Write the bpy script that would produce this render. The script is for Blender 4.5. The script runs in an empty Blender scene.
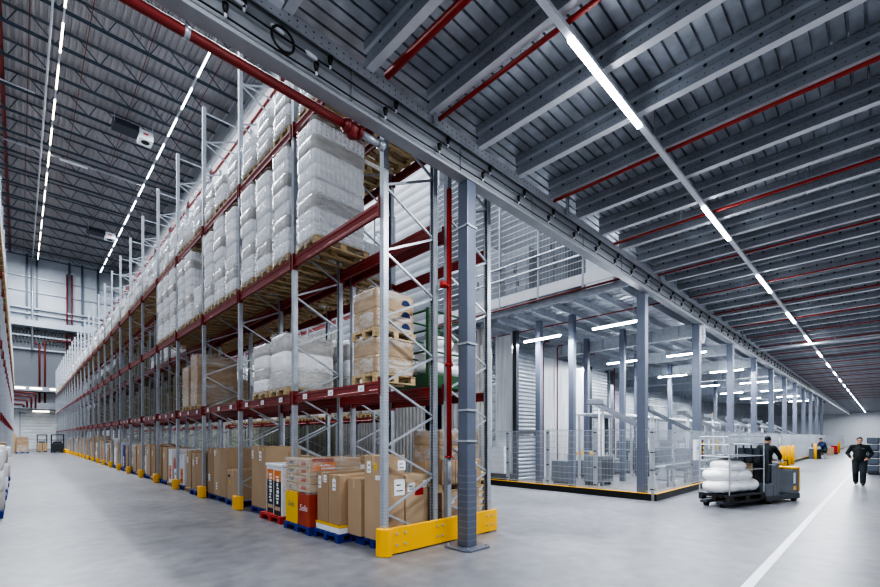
import bpy, bmesh, math, random
from mathutils import Vector, Matrix
random.seed(7)
C = bpy.context.scene.collection
sc = bpy.context.scene
PI = math.pi
ORD = ['first','second','third','fourth','fifth','sixth','seventh','eighth','ninth','tenth','eleventh','twelfth',
       'thirteenth','fourteenth','fifteenth','sixteenth','seventeenth','eighteenth','nineteenth','twentieth',
       'twenty-first','twenty-second','twenty-third','twenty-fourth','twenty-fifth']

# ------------------------------------------------------------------ materials
def base_mat(name):
    m = bpy.data.materials.new(name); m.use_nodes = True
    nt = m.node_tree; b = nt.nodes['Principled BSDF']
    return m, nt, b
def N(nt, typ, **kw):
    n = nt.nodes.new(typ)
    for k, v in kw.items():
        if k in n.inputs: n.inputs[k].default_value = v
        else: setattr(n, k, v)
    return n
def lin(c):
    return tuple(((x/12.92) if x <= .04045 else ((x+.055)/1.055)**2.4) for x in c)
def mat(name, col, rough=.5, metal=0, var=.12, scale=6, bump=0, stretch=(1,1,1), col2=None, detail=4, emit=0, spec=.5, coord='Object'):
    """col in sRGB 0..1; noise mixes col towards col2 (or a darker col)"""
    m, nt, b = base_mat(name)
    c1 = lin(col); c2 = lin(col2) if col2 else tuple(x*(1-var*2) for x in c1)
    b.inputs['Roughness'].default_value = rough; b.inputs['Metallic'].default_value = metal
    b.inputs['Specular IOR Level'].default_value = spec
    tc = N(nt, 'ShaderNodeTexCoord'); mp = N(nt, 'ShaderNodeMapping'); mp.inputs['Scale'].default_value = stretch
    nt.links.new(tc.outputs[coord], mp.inputs['Vector'])
    no = N(nt, 'ShaderNodeTexNoise', Scale=scale, Detail=detail); nt.links.new(mp.outputs[0], no.inputs['Vector'])
    rp = N(nt, 'ShaderNodeValToRGB'); rp.color_ramp.elements[0].position = .3; rp.color_ramp.elements[1].position = .7
    rp.color_ramp.elements[0].color = (*c2, 1); rp.color_ramp.elements[1].color = (*c1, 1)
    nt.links.new(no.outputs[0], rp.inputs[0]); nt.links.new(rp.outputs[0], b.inputs['Base Color'])
    if bump:
        bp = N(nt, 'ShaderNodeBump', Strength=bump, Distance=.02); nt.links.new(no.outputs[0], bp.inputs['Height'])
        nt.links.new(bp.outputs[0], b.inputs['Normal'])
    if emit:
        b.inputs['Emission Color'].default_value = (*c1, 1); b.inputs['Emission Strength'].default_value = emit
    return m
def math_node(nt, op, a, bb=None, c=None):
    n = nt.nodes.new('ShaderNodeMath'); n.operation = op
    for i, x in enumerate((a, bb, c)):
        if x is None: continue
        if isinstance(x, (int, float)): n.inputs[i].default_value = x
        else: nt.links.new(x, n.inputs[i])
    return n.outputs[0]
def ribbed(name, col, axis, period, rough=.5, metal=0, depth=.5, col2=None, scale=1.2, dark=.25, coord='Object'):
    """sheet cladding: ribs across one axis, by bump and a slightly darker groove"""
    m = mat(name, col, rough, metal, scale=scale, col2=col2, coord=coord)
    nt = m.node_tree; b = nt.nodes['Principled BSDF']
    tc = N(nt, 'ShaderNodeTexCoord'); sp = N(nt, 'ShaderNodeSeparateXYZ'); nt.links.new(tc.outputs[coord], sp.inputs[0])
    s = math_node(nt, 'SINE', math_node(nt, 'MULTIPLY', sp.outputs[axis], 2*PI/period))
    h = math_node(nt, 'SMOOTH_MIN', math_node(nt, 'MULTIPLY', s, 1.6), .8, .3)
    bp = N(nt, 'ShaderNodeBump', Strength=depth, Distance=.03); nt.links.new(h, bp.inputs['Height']); nt.links.new(bp.outputs[0], b.inputs['Normal'])
    g = math_node(nt, 'LESS_THAN', s, -.8)
    mx = N(nt, 'ShaderNodeMix', data_type='RGBA', blend_type='MULTIPLY'); src = b.inputs['Base Color'].links[0].from_socket
    nt.links.new(math_node(nt, 'MULTIPLY', g, dark), mx.inputs[0]); nt.links.new(src, mx.inputs[6]); mx.inputs[7].default_value = (.3,.3,.3,1)
    nt.links.new(mx.outputs[2], b.inputs['Base Color'])
    return m
def perforated(name, col, pz, rough=.4, metal=.7, hole=.0058, rows=(-.025,.025)):
    """galvanised rack upright, rows of holes up all faces"""
    m = mat(name, col, rough, metal, scale=9, var=.08)
    nt = m.node_tree; b = nt.nodes['Principled BSDF']
    tc = N(nt, 'ShaderNodeTexCoord'); sp = N(nt, 'ShaderNodeSeparateXYZ'); nt.links.new(tc.outputs['Object'], sp.inputs[0])
    z = math_node(nt, 'SUBTRACT', math_node(nt, 'MULTIPLY', math_node(nt, 'FRACT', math_node(nt, 'DIVIDE', sp.outputs[2], pz)), pz), pz/2)
    zz = math_node(nt, 'MULTIPLY', z, z); tot = None
    for ax in (0, 1):
        x = math_node(nt, 'SUBTRACT', math_node(nt, 'ABSOLUTE', sp.outputs[ax]), abs(rows[1]))
        d = math_node(nt, 'ADD', math_node(nt, 'MULTIPLY', x, x), zz)
        h = math_node(nt, 'LESS_THAN', d, hole*hole)
        tot = h if tot is None else math_node(nt, 'MAXIMUM', tot, h)
    mx = N(nt, 'ShaderNodeMix', data_type='RGBA'); src = b.inputs['Base Color'].links[0].from_socket
    nt.links.new(tot, mx.inputs[0]); nt.links.new(src, mx.inputs[6]); mx.inputs[7].default_value = (.03,.035,.045,1)
    nt.links.new(mx.outputs[2], b.inputs['Base Color'])
    return m

M = {}
M['post'] = perforated('galvanised_upright', (.72,.74,.77), .05, metal=.45)
M['galv'] = mat('galvanised_steel', (.74,.76,.79), .38, .5, scale=8, var=.10)
M['galv_dull'] = mat('dull_galvanised_steel', (.60,.62,.66), .42, .45, scale=5, var=.12)
M['deckm'] = mat('zinc_deck', (.80,.82,.85), .34, .55, scale=3.5, var=.2, detail=6)
M['column'] = mat('grey_painted_column', (.41,.435,.495), .42, .25, scale=3, var=.06)
M['girder'] = mat('grey_girder', (.68,.69,.71), .45, .2, scale=2, var=.08)
M['red'] = mat('oxide_red_paint', (.45,.13,.12), .45, 0, scale=4, var=.08)
M['beamred'] = mat('rack_beam_red', (.52,.15,.15), .42, 0, scale=4, var=.08)
M['redpipe'] = mat('sprinkler_red', (.68,.16,.13), .5, 0, scale=4, var=.06)
M['yellow'] = mat('safety_yellow', (1.0,.74,.0), .4, 0, scale=3, var=.03)
M['black'] = mat('black_plastic', (.06,.065,.07), .45, 0, scale=10, var=.1)
M['darkgrey'] = mat('dark_grey_paint', (.22,.24,.27), .45, .1, scale=5, var=.08)
M['midgrey'] = mat('mid_grey_paint', (.42,.44,.47), .45, .1, scale=5, var=.08)
M['white'] = mat('white_paint', (.90,.91,.93), .5, 0, scale=3, var=.03)
M['paper'] = mat('white_paper_label', (.93,.94,.95), .6, 0, scale=20, var=.03)
M['ylabel'] = mat('yellow_label', (.93,.78,.15), .6, 0, scale=20, var=.03)
M['rlabel'] = mat('red_label', (.75,.12,.12), .6, 0, scale=20, var=.03)
M['ink'] = mat('dark_print', (.15,.15,.18), .6, 0, scale=20, var=.03)
M['wood'] = mat('pale_pallet_wood', (.80,.71,.55), .7, 0, scale=3, stretch=(1,8,8), col2=(.62,.52,.38), bump=.1)
M['darkwood'] = mat('dark_stained_wood',(.20,.19,.18),.7,0,scale=3,stretch=(1,8,8))
M['blue'] = mat('blue_pallet', (.10,.20,.55), .5, 0, scale=4, var=.1)
M['redpal'] = mat('red_pallet', (.74,.16,.14), .5, 0, scale=4, var=.1)
for i, c in enumerate([(.72,.61,.49), (.68,.565,.45), (.76,.66,.54)]):
    M['card%d' % i] = mat('brown_cardboard_%s' % ['plain','dark','light'][i], c, .75, 0, scale=2.2, col2=tuple(x*.93 for x in c), stretch=(1,1,.4))
M['tape'] = mat('packing_tape', (.76,.66,.52), .3, 0, scale=10, var=.04)
M['orange'] = mat('orange_print', (.86,.42,.16), .5, 0, scale=6, col2=(.9,.6,.25))
M['redprint'] = mat('red_gradient_print', (.60,.11,.09), .45, 0, scale=2, col2=(.72,.30,.12))
M['yelprint'] = mat('yellow_print', (.93,.74,.12), .45, 0, scale=3, var=.04)
M['blackprint'] = mat('black_print', (.12,.12,.13), .45, 0, scale=3, var=.04)
M['green'] = mat('green_stillage_paint', (.16,.36,.20), .5, 0, scale=5, var=.1)
M['olive'] = mat('olive_wrapped', (.50,.485,.36), .5, 0, scale=1.3, col2=(.38,.37,.28), stretch=(1,1,.3))
def wrapmat(name, c1, c2):
    m = mat(name, c1, .3, 0, scale=3.2, col2=c2, bump=.16, stretch=(1,1,3.2), detail=5); return m
M['wrapw'] = wrapmat('white_wrapped_bundles', (1,1,1), (.93,.935,.945))
M['wrapg'] = wrapmat('greyish_wrapped_bundles', (.80,.79,.775), (.69,.68,.66))
M['wrapb'] = wrapmat('brown_wrapped_cartons', (.70,.60,.49), (.58,.49,.39))
def filmmat():
    m, nt, b = base_mat('clear_stretch_film')
    b.inputs['Roughness'].default_value = .18; b.inputs['Base Color'].default_value = (.92,.93,.94,1)
    tc = N(nt, 'ShaderNodeTexCoord'); mp = N(nt, 'ShaderNodeMapping'); mp.inputs['Scale'].default_value = (1.5,1.5,7)
    nt.links.new(tc.outputs['Object'], mp.inputs[0]); no = N(nt, 'ShaderNodeTexNoise', Scale=2.5, Detail=6); nt.links.new(mp.outputs[0], no.inputs['Vector'])
    rp = N(nt, 'ShaderNodeValToRGB'); rp.color_ramp.elements[0].position = .42; rp.color_ramp.elements[1].position = .68
    rp.color_ramp.elements[0].color = (.05,.05,.05,1); rp.color_ramp.elements[1].color = (.45,.45,.45,1)
    nt.links.new(no.outputs[0], rp.inputs[0]); nt.links.new(rp.outputs[0], b.inputs['Alpha'])
    return m
M['film'] = filmmat()
def emissive(name, col, s, samp='NONE'):
    m = mat(name, col, .5, emit=s, var=.0); m.cycles.emission_sampling = samp; return m
M['tube'] = emissive('cool_led_tube', (.93,.96,1), 9)
M['tube_low'] = emissive('cool_strip_tube', (.93,.96,1), 26, 'AUTO')
M['tube_deck'] = emissive('cool_deck_tube', (.93,.96,1), 55, 'AUTO')
M['tubewarm'] = emissive('warm_led_tube', (1,.95,.86), 9)
def floormat():
    m, nt, b = base_mat('polished_concrete')
    tc = N(nt, 'ShaderNodeTexCoord')
    n1 = N(nt, 'ShaderNodeTexNoise', Scale=.38, Detail=9, Roughness=.62, Distortion=.25); n2 = N(nt, 'ShaderNodeTexNoise', Scale=3.5, Detail=6)
    nt.links.new(tc.outputs['Object'], n1.inputs['Vector']); nt.links.new(tc.outputs['Object'], n2.inputs['Vector'])
    mixv = math_node(nt, 'ADD', math_node(nt, 'MULTIPLY', n1.outputs[0], .6), math_node(nt, 'MULTIPLY', n2.outputs[0], .4))
    rp = N(nt, 'ShaderNodeValToRGB'); rp.color_ramp.elements[0].position = .34; rp.color_ramp.elements[1].position = .62
    rp.color_ramp.elements[0].color = (*lin((.375,.378,.398)), 1); rp.color_ramp.elements[1].color = (*lin((.525,.527,.545)), 1)
    nt.links.new(mixv, rp.inputs[0])
    sp = N(nt, 'ShaderNodeSeparateXYZ'); nt.links.new(tc.outputs['Object'], sp.inputs[0])
    jt = None
    for ax, per, off in ((0, 8.0, 1.3), (1, 8.0, 3.55)):
        f = math_node(nt, 'FRACT', math_node(nt, 'DIVIDE', math_node(nt, 'ADD', sp.outputs[ax], off), per))
        j = math_node(nt, 'LESS_THAN', f, .0012); jt = j if jt is None else math_node(nt, 'MAXIMUM', jt, j)
    mx = N(nt, 'ShaderNodeMix', data_type='RGBA'); nt.links.new(math_node(nt, 'MULTIPLY', jt, .45), mx.inputs[0])
    nt.links.new(rp.outputs[0], mx.inputs[6]); mx.inputs[7].default_value = (.12,.12,.13,1); nt.links.new(mx.outputs[2], b.inputs['Base Color'])
    rr = N(nt, 'ShaderNodeMapRange'); rr.inputs['To Min'].default_value = .30; rr.inputs['To Max'].default_value = .42
    nt.links.new(n1.outputs[0], rr.inputs[0]); nt.links.new(rr.outputs[0], b.inputs['Roughness'])
    b.inputs['Specular IOR Level'].default_value = .38
    return m
M['floor'] = floormat()
M['skin'] = mat('skin', (.80,.60,.50), .5, var=.04)
M['hair'] = mat('dark_hair', (.13,.10,.08), .6, var=.1)
M['navy'] = mat('dark_green_black_cloth', (.10,.13,.14), .85, scale=12, var=.12)
M['trouser'] = mat('dark_work_trousers', (.15,.18,.20), .85, scale=12, var=.12)
M['bluecloth'] = mat('blue_jumper_cloth', (.14,.20,.36), .85, scale=12, var=.12)
M['shoe'] = mat('black_shoe', (.07,.07,.07), .5, var=.1)
M['glove'] = mat('white_glove', (.85,.86,.88), .7, var=.05)

# ------------------------------------------------------------------ mesh builder
class MB:
    def __init__(s): s.v=[]; s.f=[]; s.m=[]
    def add(s, vs, fs, mi=0):
        o=len(s.v); s.v += [tuple(p) for p in vs]
        for f in fs: s.f.append(tuple(i+o for i in f)); s.m.append(mi)
        return s
    def box(s, x0,y0,z0,x1,y1,z1, mi=0):
        v=[(x0,y0,z0),(x1,y0,z0),(x1,y1,z0),(x0,y1,z0),(x0,y0,z1),(x1,y0,z1),(x1,y1,z1),(x0,y1,z1)]
        return s.add(v, [(0,3,2,1),(4,5,6,7),(0,1,5,4),(1,2,6,5),(2,3,7,6),(3,0,4,7)], mi)
    def bar(s, p, q, w, h, mi=0, up=(0,0,1)):
        p=Vector(p); q=Vector(q); d=(q-p).normalized(); u=Vector(up)
        if abs(d.dot(u))>.98: u=Vector((1,0,0))
        r=d.cross(u).normalized()*w/2; t=r.cross(d).normalized()*h/2
        v=[p-r-t,p+r-t,p+r+t,p-r+t,q-r-t,q+r-t,q+r+t,q-r+t]
        return s.add(v, [(0,1,2,3),(7,6,5,4),(0,4,5,1),(1,5,6,2),(2,6,7,3),(3,7,4,0)], mi)
    def tube(s, pts, r, n=8, mi=0):
        pts=[Vector(p) for p in pts]; rs = r if isinstance(r,(list,tuple)) else [r]*len(pts)
        vs=[]; fs=[]; prev=None
        for i,p in enumerate(pts):
            d=((pts[min(i+1,len(pts)-1)]-pts[max(i-1,0)])).normalized()
            u = prev if prev is not None else (Vector((0,0,1)) if abs(d.z)<.9 else Vector((1,0,0)))
            a=d.cross(u).normalized(); b=a.cross(d).normalized(); prev=b
            for k in range(n):
                t=2*PI*k/n; vs.append(p+(a*math.cos(t)+b*math.sin(t))*rs[i])
        for i in range(len(pts)-1):
            for k in range(n):
                fs.append((i*n+k, i*n+(k+1)%n, (i+1)*n+(k+1)%n, (i+1)*n+k))
        fs.append(tuple(range(n-1,-1,-1))); fs.append(tuple((len(pts)-1)*n+k for k in range(n)))
        return s.add(vs, fs, mi)
    def prism(s, poly, z0, z1, mi=0):
        n=len(poly); v=[(x,y,z0) for x,y in poly]+[(x,y,z1) for x,y in poly]
        return s.add(v, [tuple(range(n-1,-1,-1)), tuple(range(n,2*n))]+[(i,(i+1)%n,n+(i+1)%n,n+i) for i in range(n)], mi)
    def profile(s, poly, p, q, xdir, zdir=(0,0,1), mi=0, closed=True):
        """sweep a 2D profile (along xdir, zdir) from p to q"""
        p=Vector(p); q=Vector(q); X=Vector(xdir); Z=Vector(zdir); n=len(poly)
        v=[p+X*a+Z*b for a,b in poly]+[q+X*a+Z*b for a,b in poly]
        k = n if closed else n-1
        f=[(i,(i+1)%n,n+(i+1)%n,n+i) for i in range(k)]
        if closed: f += [tuple(range(n-1,-1,-1)), tuple(range(n,2*n))]
        return s.add(v,f,mi)
    def ell(s, c, r, nu=12, nv=8, mi=0, rot=None):
        vs=[]; fs=[]; c=Vector(c)
        for j in range(nv+1):
            ph=PI*j/nv
            for i in range(nu):
                th=2*PI*i/nu; p=Vector((r[0]*math.sin(ph)*math.cos(th), r[1]*math.sin(ph)*math.sin(th), r[2]*math.cos(ph)))
                if rot: p = rot @ p
                vs.append(c+p)
        for j in range(nv):
            for i in range(nu): fs.append((j*nu+i,(j+1)*nu+i,(j+1)*nu+(i+1)%nu,j*nu+(i+1)%nu))
        return s.add(vs,fs,mi)
    def caps(s, p, q, r0, r1, n=12, mi=0):
        """tapered capsule"""
        p=Vector(p); q=Vector(q); d=(q-p).normalized(); pts=[]; rs=[]
        for k in range(4,0,-1):
            t=k/4*PI/2*.98; pts.append(p-d*r0*math.sin(t)); rs.append(r0*math.cos(t))
        pts += [p,q]; rs += [r0,r1]
        for k in range(1,5):
            t=k/4*PI/2*.98; pts.append(q+d*r1*math.sin(t)); rs.append(r1*math.cos(t))
        return s.tube(pts, rs, n, mi)
    def mesh(s, name, mats, smooth=False):
        me=bpy.data.meshes.new(name); me.from_pydata(s.v,[],s.f)
        for m in (mats if isinstance(mats,(list,tuple)) else [mats]): me.materials.append(M[m] if isinstance(m,str) else m)
        me.polygons.foreach_set('material_index', s.m)
        if smooth: me.polygons.foreach_set('use_smooth',[True]*len(s.f))
        me.update(); return me
    def build(s, name, mats, parent=None, loc=None, smooth=False, bevel=0, kind=None):
        me=s.mesh(name,mats,smooth); return put(name, me, parent, loc, bevel=bevel, kind=kind)
def put(name, me, parent=None, loc=None, rz=0, bevel=0, kind=None):
    o=bpy.data.objects.new(name, me); C.objects.link(o)
    if parent: o.parent=parent
    if loc: o.location=loc
    if rz: o.rotation_euler=(0,0,rz)
    if bevel:
        b=o.modifiers.new('bevel','BEVEL'); b.width=bevel; b.segments=2; b.limit_method='ANGLE'
    if kind: o['kind']=kind
    return o
def tag(o, label, cat, group=None):
    o['label']=label; o['category']=cat
    if group: o['group']=group
    return o
def thing(name, label, cat, loc=(0,0,0), rz=0, group=None):
    o=bpy.data.objects.new(name,None); C.objects.link(o); o.location=loc; o.rotation_euler=(0,0,rz); o.empty_display_size=.1
    return tag(o,label,cat,group)
def kids(o): return [c for c in KID.get(o.name,[])]
KID={}
def index_children():
    KID.clear()
    for o in bpy.data.objects:
        if o.parent: KID.setdefault(o.parent.name,[]).append(o)
def copy_tree(o, parent=None):
    c=o.copy(); C.objects.link(c)
    if parent: c.parent=parent
    for ch in KID.get(o.name,[]): copy_tree(ch,c)
    return c
def text(body, name, parent, loc, rot, size, m='ink', align='CENTER', shear=0, ext=.0005):
    cu=bpy.data.curves.new(name,'FONT'); cu.body=body; cu.size=size; cu.align_x=align; cu.align_y='CENTER'; cu.shear=shear; cu.extrude=ext; cu.resolution_u=2
    t=bpy.data.objects.new(name,cu); C.objects.link(t); bpy.context.view_layer.update()
    me=bpy.data.meshes.new_from_object(t); bpy.data.objects.remove(t)
    me.materials.clear(); me.materials.append(M[m])
    o=put(name,me,parent,loc); o.rotation_euler=rot; return o

# ------------------------------------------------------------------ setting
HALL_Z = 28.6; FAR_Y = 91.0; WALL_X = 13.0; END_X = 118.0
MB().box(-14,-12,-.2,END_X+.4,FAR_Y+.3,0).build('floor','floor',kind='structure')
# painted lane line on the right aisle (a real strip, a fraction of a millimetre proud of the concrete)
tag(MB().box(3.2,1.10,.001,90,1.21,.003).build('lane_line','white'),'long white painted line along the right aisle floor','floor marking')

# hall roof: ribbed deck, trusses, kind structure
roof = MB()
prof=[]; x=-9.0
while x < WALL_X:
    prof += [(x,0),(x+.17,0),(x+.21,.09),(x+.36,.09)]; x += .40
for (a,za),(b,zb) in zip(prof[:-1],prof[1:]):
    roof.add([(a,6,HALL_Z+1.3+za),(b,6,HALL_Z+1.3+zb),(b,FAR_Y,HALL_Z+1.3+zb),(a,FAR_Y,HALL_Z+1.3+za)],[(0,1,2,3)])
M['roofdeck'] = mat('grey_roof_deck', (.62,.61,.62), .55, .2, scale=.6, var=.08)
M['truss'] = mat('dark_blue_grey_steel', (.30,.35,.40), .45, .2, scale=2, var=.06)
RO = roof.build('ceiling','roofdeck',kind='structure')
tr = MB()
for dz,w,h in ((0,.1,.12),(1.15,.05,.06)):
    for s in (-.08,.08): tr.bar((-9,s,dz),(WALL_X,s,dz),.05,h)
x=-9; k=0
while x < WALL_X-1.2:
    tr.bar((x,0,1.15),(x+1.2,0,0),.06,.06); tr.bar((x+1.2,0,0),(x+1.75,0,1.15),.05,.05); tr.bar((x+1.75,0,1.15),(x+2.4,0,1.15),.05,.05); x+=2.4
trm = tr.mesh('roof_truss','truss')
for k in range(20): put('roof_truss', trm, RO, (0, 22+3.5*k, HALL_Z))

# far wall with its frame, recess, platform and roller door
FW = MB()
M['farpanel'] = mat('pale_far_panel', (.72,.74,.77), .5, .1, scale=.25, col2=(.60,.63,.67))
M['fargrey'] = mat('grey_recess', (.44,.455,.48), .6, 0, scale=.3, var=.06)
FW.box(-9,FAR_Y,18.0,WALL_X,FAR_Y+.3,HALL_Z+1.5,0)
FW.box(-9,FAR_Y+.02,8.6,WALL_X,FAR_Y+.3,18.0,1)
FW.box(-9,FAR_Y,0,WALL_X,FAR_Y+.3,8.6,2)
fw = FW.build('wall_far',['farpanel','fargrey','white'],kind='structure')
g = MB()
for x in (-3.6,-1.9,.9,2.0,5.8,7.4,9.4,11.4): g.box(x-.13,FAR_Y-.3,18.2,x+.13,FAR_Y,HALL_Z+1)
g.build('column_grid','truss',fw)
g = MB()
for z in (26.2,24.0): g.box(-9,FAR_Y-.22,z-.08,WALL_X,FAR_Y,z+.08)
for z in (21.4,20.6,18.6,17.2,15.2): g.box(-9,FAR_Y-.5,z-.12,WALL_X,FAR_Y-.2,z+.12)
g.build('rail_grid','galv_dull',fw)
MB().box(-9,FAR_Y-2.0,18.4,WALL_X,FAR_Y-.0,19.3).build('canopy_edge','farpanel',fw)
c = MB(); x=-9
while x<WALL_X: c.box(x,FAR_Y-.45,16.2,x+.18,FAR_Y,18.2); x+=.4
c.build('ribbed_sheet','darkgrey',fw)
for z,h in ((8.6,.7),(6.0,.9)):
    MB().box(-9,FAR_Y-3,z,WALL_X,FAR_Y,z+h).build('platform','galv_dull',fw)
for x in (-.6,1.2,3.4):
    MB().box(x,FAR_Y-3.1,8.9,x+1.3,FAR_Y-3.0,9.1).build('light_tube','tubewarm',fw)
MB().box(1.5,FAR_Y-3.1,5.55,3.3,FAR_Y-2.9,5.7).build('light_tube','tubewarm',fw)
M['roller'] = ribbed('white_roller_slats',(.90,.92,.94),2,.5,.45,0,.3)
d1 = MB().box(.2,FAR_Y-.12,0,4.3,FAR_Y,5.3).build('door_1','roller',kind='structure')
p = MB()
for x in (.05,4.3): p.box(x,FAR_Y-.2,0,x+.18,FAR_Y,5.6)
p.box(.05,FAR_Y-.2,5.3,4.5,FAR_Y,5.6); p.build('door_frame','galv',d1)
# red sprinkler mains on the far wall
def pipe(name, pts, r, label, cat='pipe', m='red', n=8, group=None):
    o=MB().tube(pts,r,n).build(name,m,smooth=True); return tag(o,label,cat,group)
FP = FAR_Y-.75
for i,(x,zt) in enumerate(((2.3,15.8),(2.9,16.6))):
    pipe('sprinkler_main',[(x,FP,6.3),(x,FP,zt),(x-(.5 if i==0 else -3.2),FP,zt+.3),(x-(.5 if i==0 else -3.2),FP,zt+.5)],.12,
         ['left riser of the two tall red pipes on the far wall','right riser of the two tall red pipes on the far wall, with a bend'][i])
for i,(x,z) in enumerate(((.55,6.6),(.9,7.2),(1.35,7.8),(1.8,8.3))):
    pipe('sprinkler_main',[(-1,FP-2.4,z),(x-.2,FP-2.4,z),(x,FP-2.4,z-.2),(x,FP-2.4,6.2-.05*i)],.11,
         '%s red bent pipe on the far platform, counted from the left' % ORD[i], group='bent red pipes on the far platform')
for i,x in enumerate((5.5,6.1)):
    pipe('sprinkler_main',[(x,FAR_Y-.5,15),(x,FAR_Y-.5,27.6)],.10,'%s thin red riser beside the dark column high on the far wall' % ['left','right'][i])

# long side wall between the high hall and the floor area
M['sidewall'] = ribbed('grey_side_cladding',(.62,.63,.65),2,.45,.5,.2,.35,scale=.4,col2=(.55,.56,.58))
M['sidelow'] = ribbed('olive_grey_low_cladding',(.58,.59,.53),1,.55,.6,0,.5,scale=.5,col2=(.50,.51,.46),dark=.5)
M['uppanel'] = ribbed('pale_upper_cladding',(.62,.64,.67),2,.45,.45,.05,.15,scale=.5,col2=(.55,.57,.61),dark=.35)
M['ribgrey'] = ribbed('pale_grey_ribbed_wall',(.86,.86,.85),1,.25,.5,.1,.9,dark=.5)
W = MB(); W.box(WALL_X,22,8,WALL_X+.3,FAR_Y,HALL_Z+2.0,0); W.box(WALL_X,22,0,WALL_X+.3,FAR_Y,8,1)
W.box(WALL_X,13.4,0,WALL_X+.3,22,5.6,2); W.box(WALL_X+.1,10.75,0,WALL_X+.3,13.4,6.1,2); W.box(WALL_X,13.4,5.6,WALL_X+.3,22,HALL_Z+2,3)
W.build('wall_right',['sidewall','sidelow','ribgrey','uppanel'],kind='structure')

# ------------------------------------------------------------------ deck over the right aisle
JZ = 6.51
def joist_mesh(y0,y1):
    m=MB(); h=.36
    poly=[(0,0),(.11,0),(.11,.035),(.104,.035),(.104,.006),(.006,.006),(.006,.12),(.03,.15),(.03,.21),(.006,.24),(.006,h-.006),(.08,h-.006),(.085,h),(0,h),(0,.24),(.024,.21),(.024,.15),(0,.12)]
    m.profile(poly,(0,y0,0),(0,y1,0),(1,0,0)); m.box(0,y0,-.004,.112,y1,0,1); return m
def holed(name,col):
    m=mat(name,col,.4,.4,scale=2.5,var=.12); nt=m.node_tree; b=nt.nodes['Principled BSDF']
    tc=N(nt,'ShaderNodeTexCoord'); sp=N(nt,'ShaderNodeSeparateXYZ'); nt.links.new(tc.outputs['Object'],sp.inputs[0])
    tot=None
    for pz,zc,hr in ((.3,.18,.022),(.1,.30,.007),(.1,.06,.007)):
        y=math_node(nt,'SUBTRACT',math_node(nt,'MULTIPLY',math_node(nt,'FRACT',math_node(nt,'DIVIDE',sp.outputs[1],pz)),pz),pz/2)
        z=math_node(nt,'SUBTRACT',sp.outputs[2],zc)
        d=math_node(nt,'ADD',math_node(nt,'MULTIPLY',y,y),math_node(nt,'MULTIPLY',z,z))
        h=math_node(nt,'LESS_THAN',d,hr*hr); tot=h if tot is None else math_node(nt,'MAXIMUM',tot,h)
    mx=N(nt,'ShaderNodeMix',data_type='RGBA'); src=b.inputs['Base Color'].links[0].from_socket
    nt.links.new(tot,mx.inputs[0]); nt.links.new(src,mx.inputs[6]); mx.inputs[7].default_value=(.02,.022,.028,1); nt.links.new(mx.outputs[2],b.inputs['Base Color'])
    return m
M['joist'] = holed('holed_sigma_joist',(.68,.70,.73))
M['flange']=mat('lit_joist_flange',(.88,.885,.90),.4,.2,scale=3,var=.05)  # light on the underside put into the colour, brighter than the web
DY0,DY1=-4.5,4.66
dk=MB(); prof=[]; y=DY0
while y<DY1+.3: prof += [(y,0),(y+.132,0),(y+.138,.045),(y+.160,.045),(y+.166,0)]; y+=.167
for (a,za),(b,zb) in zip(prof[:-1],prof[1:]):
    dk.add([(-4,a,JZ+.37+za),(END_X,a,JZ+.37+za),(END_X,b,JZ+.37+zb),(-4,b,JZ+.37+zb)],[(0,1,2,3)])
DK=dk.build('ceiling','deckm',kind='structure')
jm=joist_mesh(DY0,DY1).mesh('joist',['joist','flange'])
NJ=106
for k in range(NJ):
    if k>=100: break
    put('joist',jm,DK,(-2.23+1.09*k-.045,0,JZ))
jr=MB()
for k in range(100,NJ+4): jr.box(-2.27+1.09*k,DY0,JZ,-2.19+1.09*k,DY1,JZ+.36)
jr.build('joist','joist',DK,kind='stuff')
# deck over the fenced area: lower frame, girders along the depth, joists along the aisle
FX=12.8
dk2=MB(); prof=[]; x=FX
while x<75: prof += [(x,0),(x+.15,0),(x+.19,.05),(x+.33,.05)]; x+=.37
for (a,za),(b,zb) in zip(prof[:-1],prof[1:]): dk2.add([(a,4.9,6.35+za),(b,4.9,6.35+zb),(b,14,6.35+zb),(a,14,6.35+za)],[(0,1,2,3)])
dk2.box(75,4.9,6.35,END_X,20,6.4)
DK2=dk2.build('ceiling','deckm',kind='structure')
jl=MB(); 
jl.profile([(0,0),(.09,0),(.09,.03),(.01,.01),(.01,.19),(.09,.19),(.09,.2),(0,.2)],(FX,0,0),(75,0,0),(0,1,0))
jlm=jl.mesh('joist','galv')
for k in range(12): put('joist',jlm,DK2,(0,5.4+.78*k,6.15))
gm=MB(); gm.box(-.1,4.95,5.55,.1,14,5.58); gm.box(-.1,4.95,6.02,.1,14,6.05); gm.box(-.012,4.95,5.58,.012,14,6.02)
for y in range(5,14): gm.box(-.09,y+.5,5.58,.09,y+.52,6.02)
gmm=gm.mesh('girder','galv')
for k in range(1,10): tag(put('deck_girder',gmm,None,(13.15+5.0*k,0,0)),'%s grey cross girder under the deck, counted from the near corner' % ORD[k],'girder','cross girders under the fenced deck')
# edge channel of that deck with kick plate
e=MB(); e.box(FX-.08,4.9,6.22,FX,13.4,6.42,0); e.box(FX-.05,4.9,6.6,FX,13.4,6.95,1)
tag(e.build('deck_edge_channel',['galv_dull','white']),'pale edge channel of the fenced deck above the gangway','edge beam')
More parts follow.
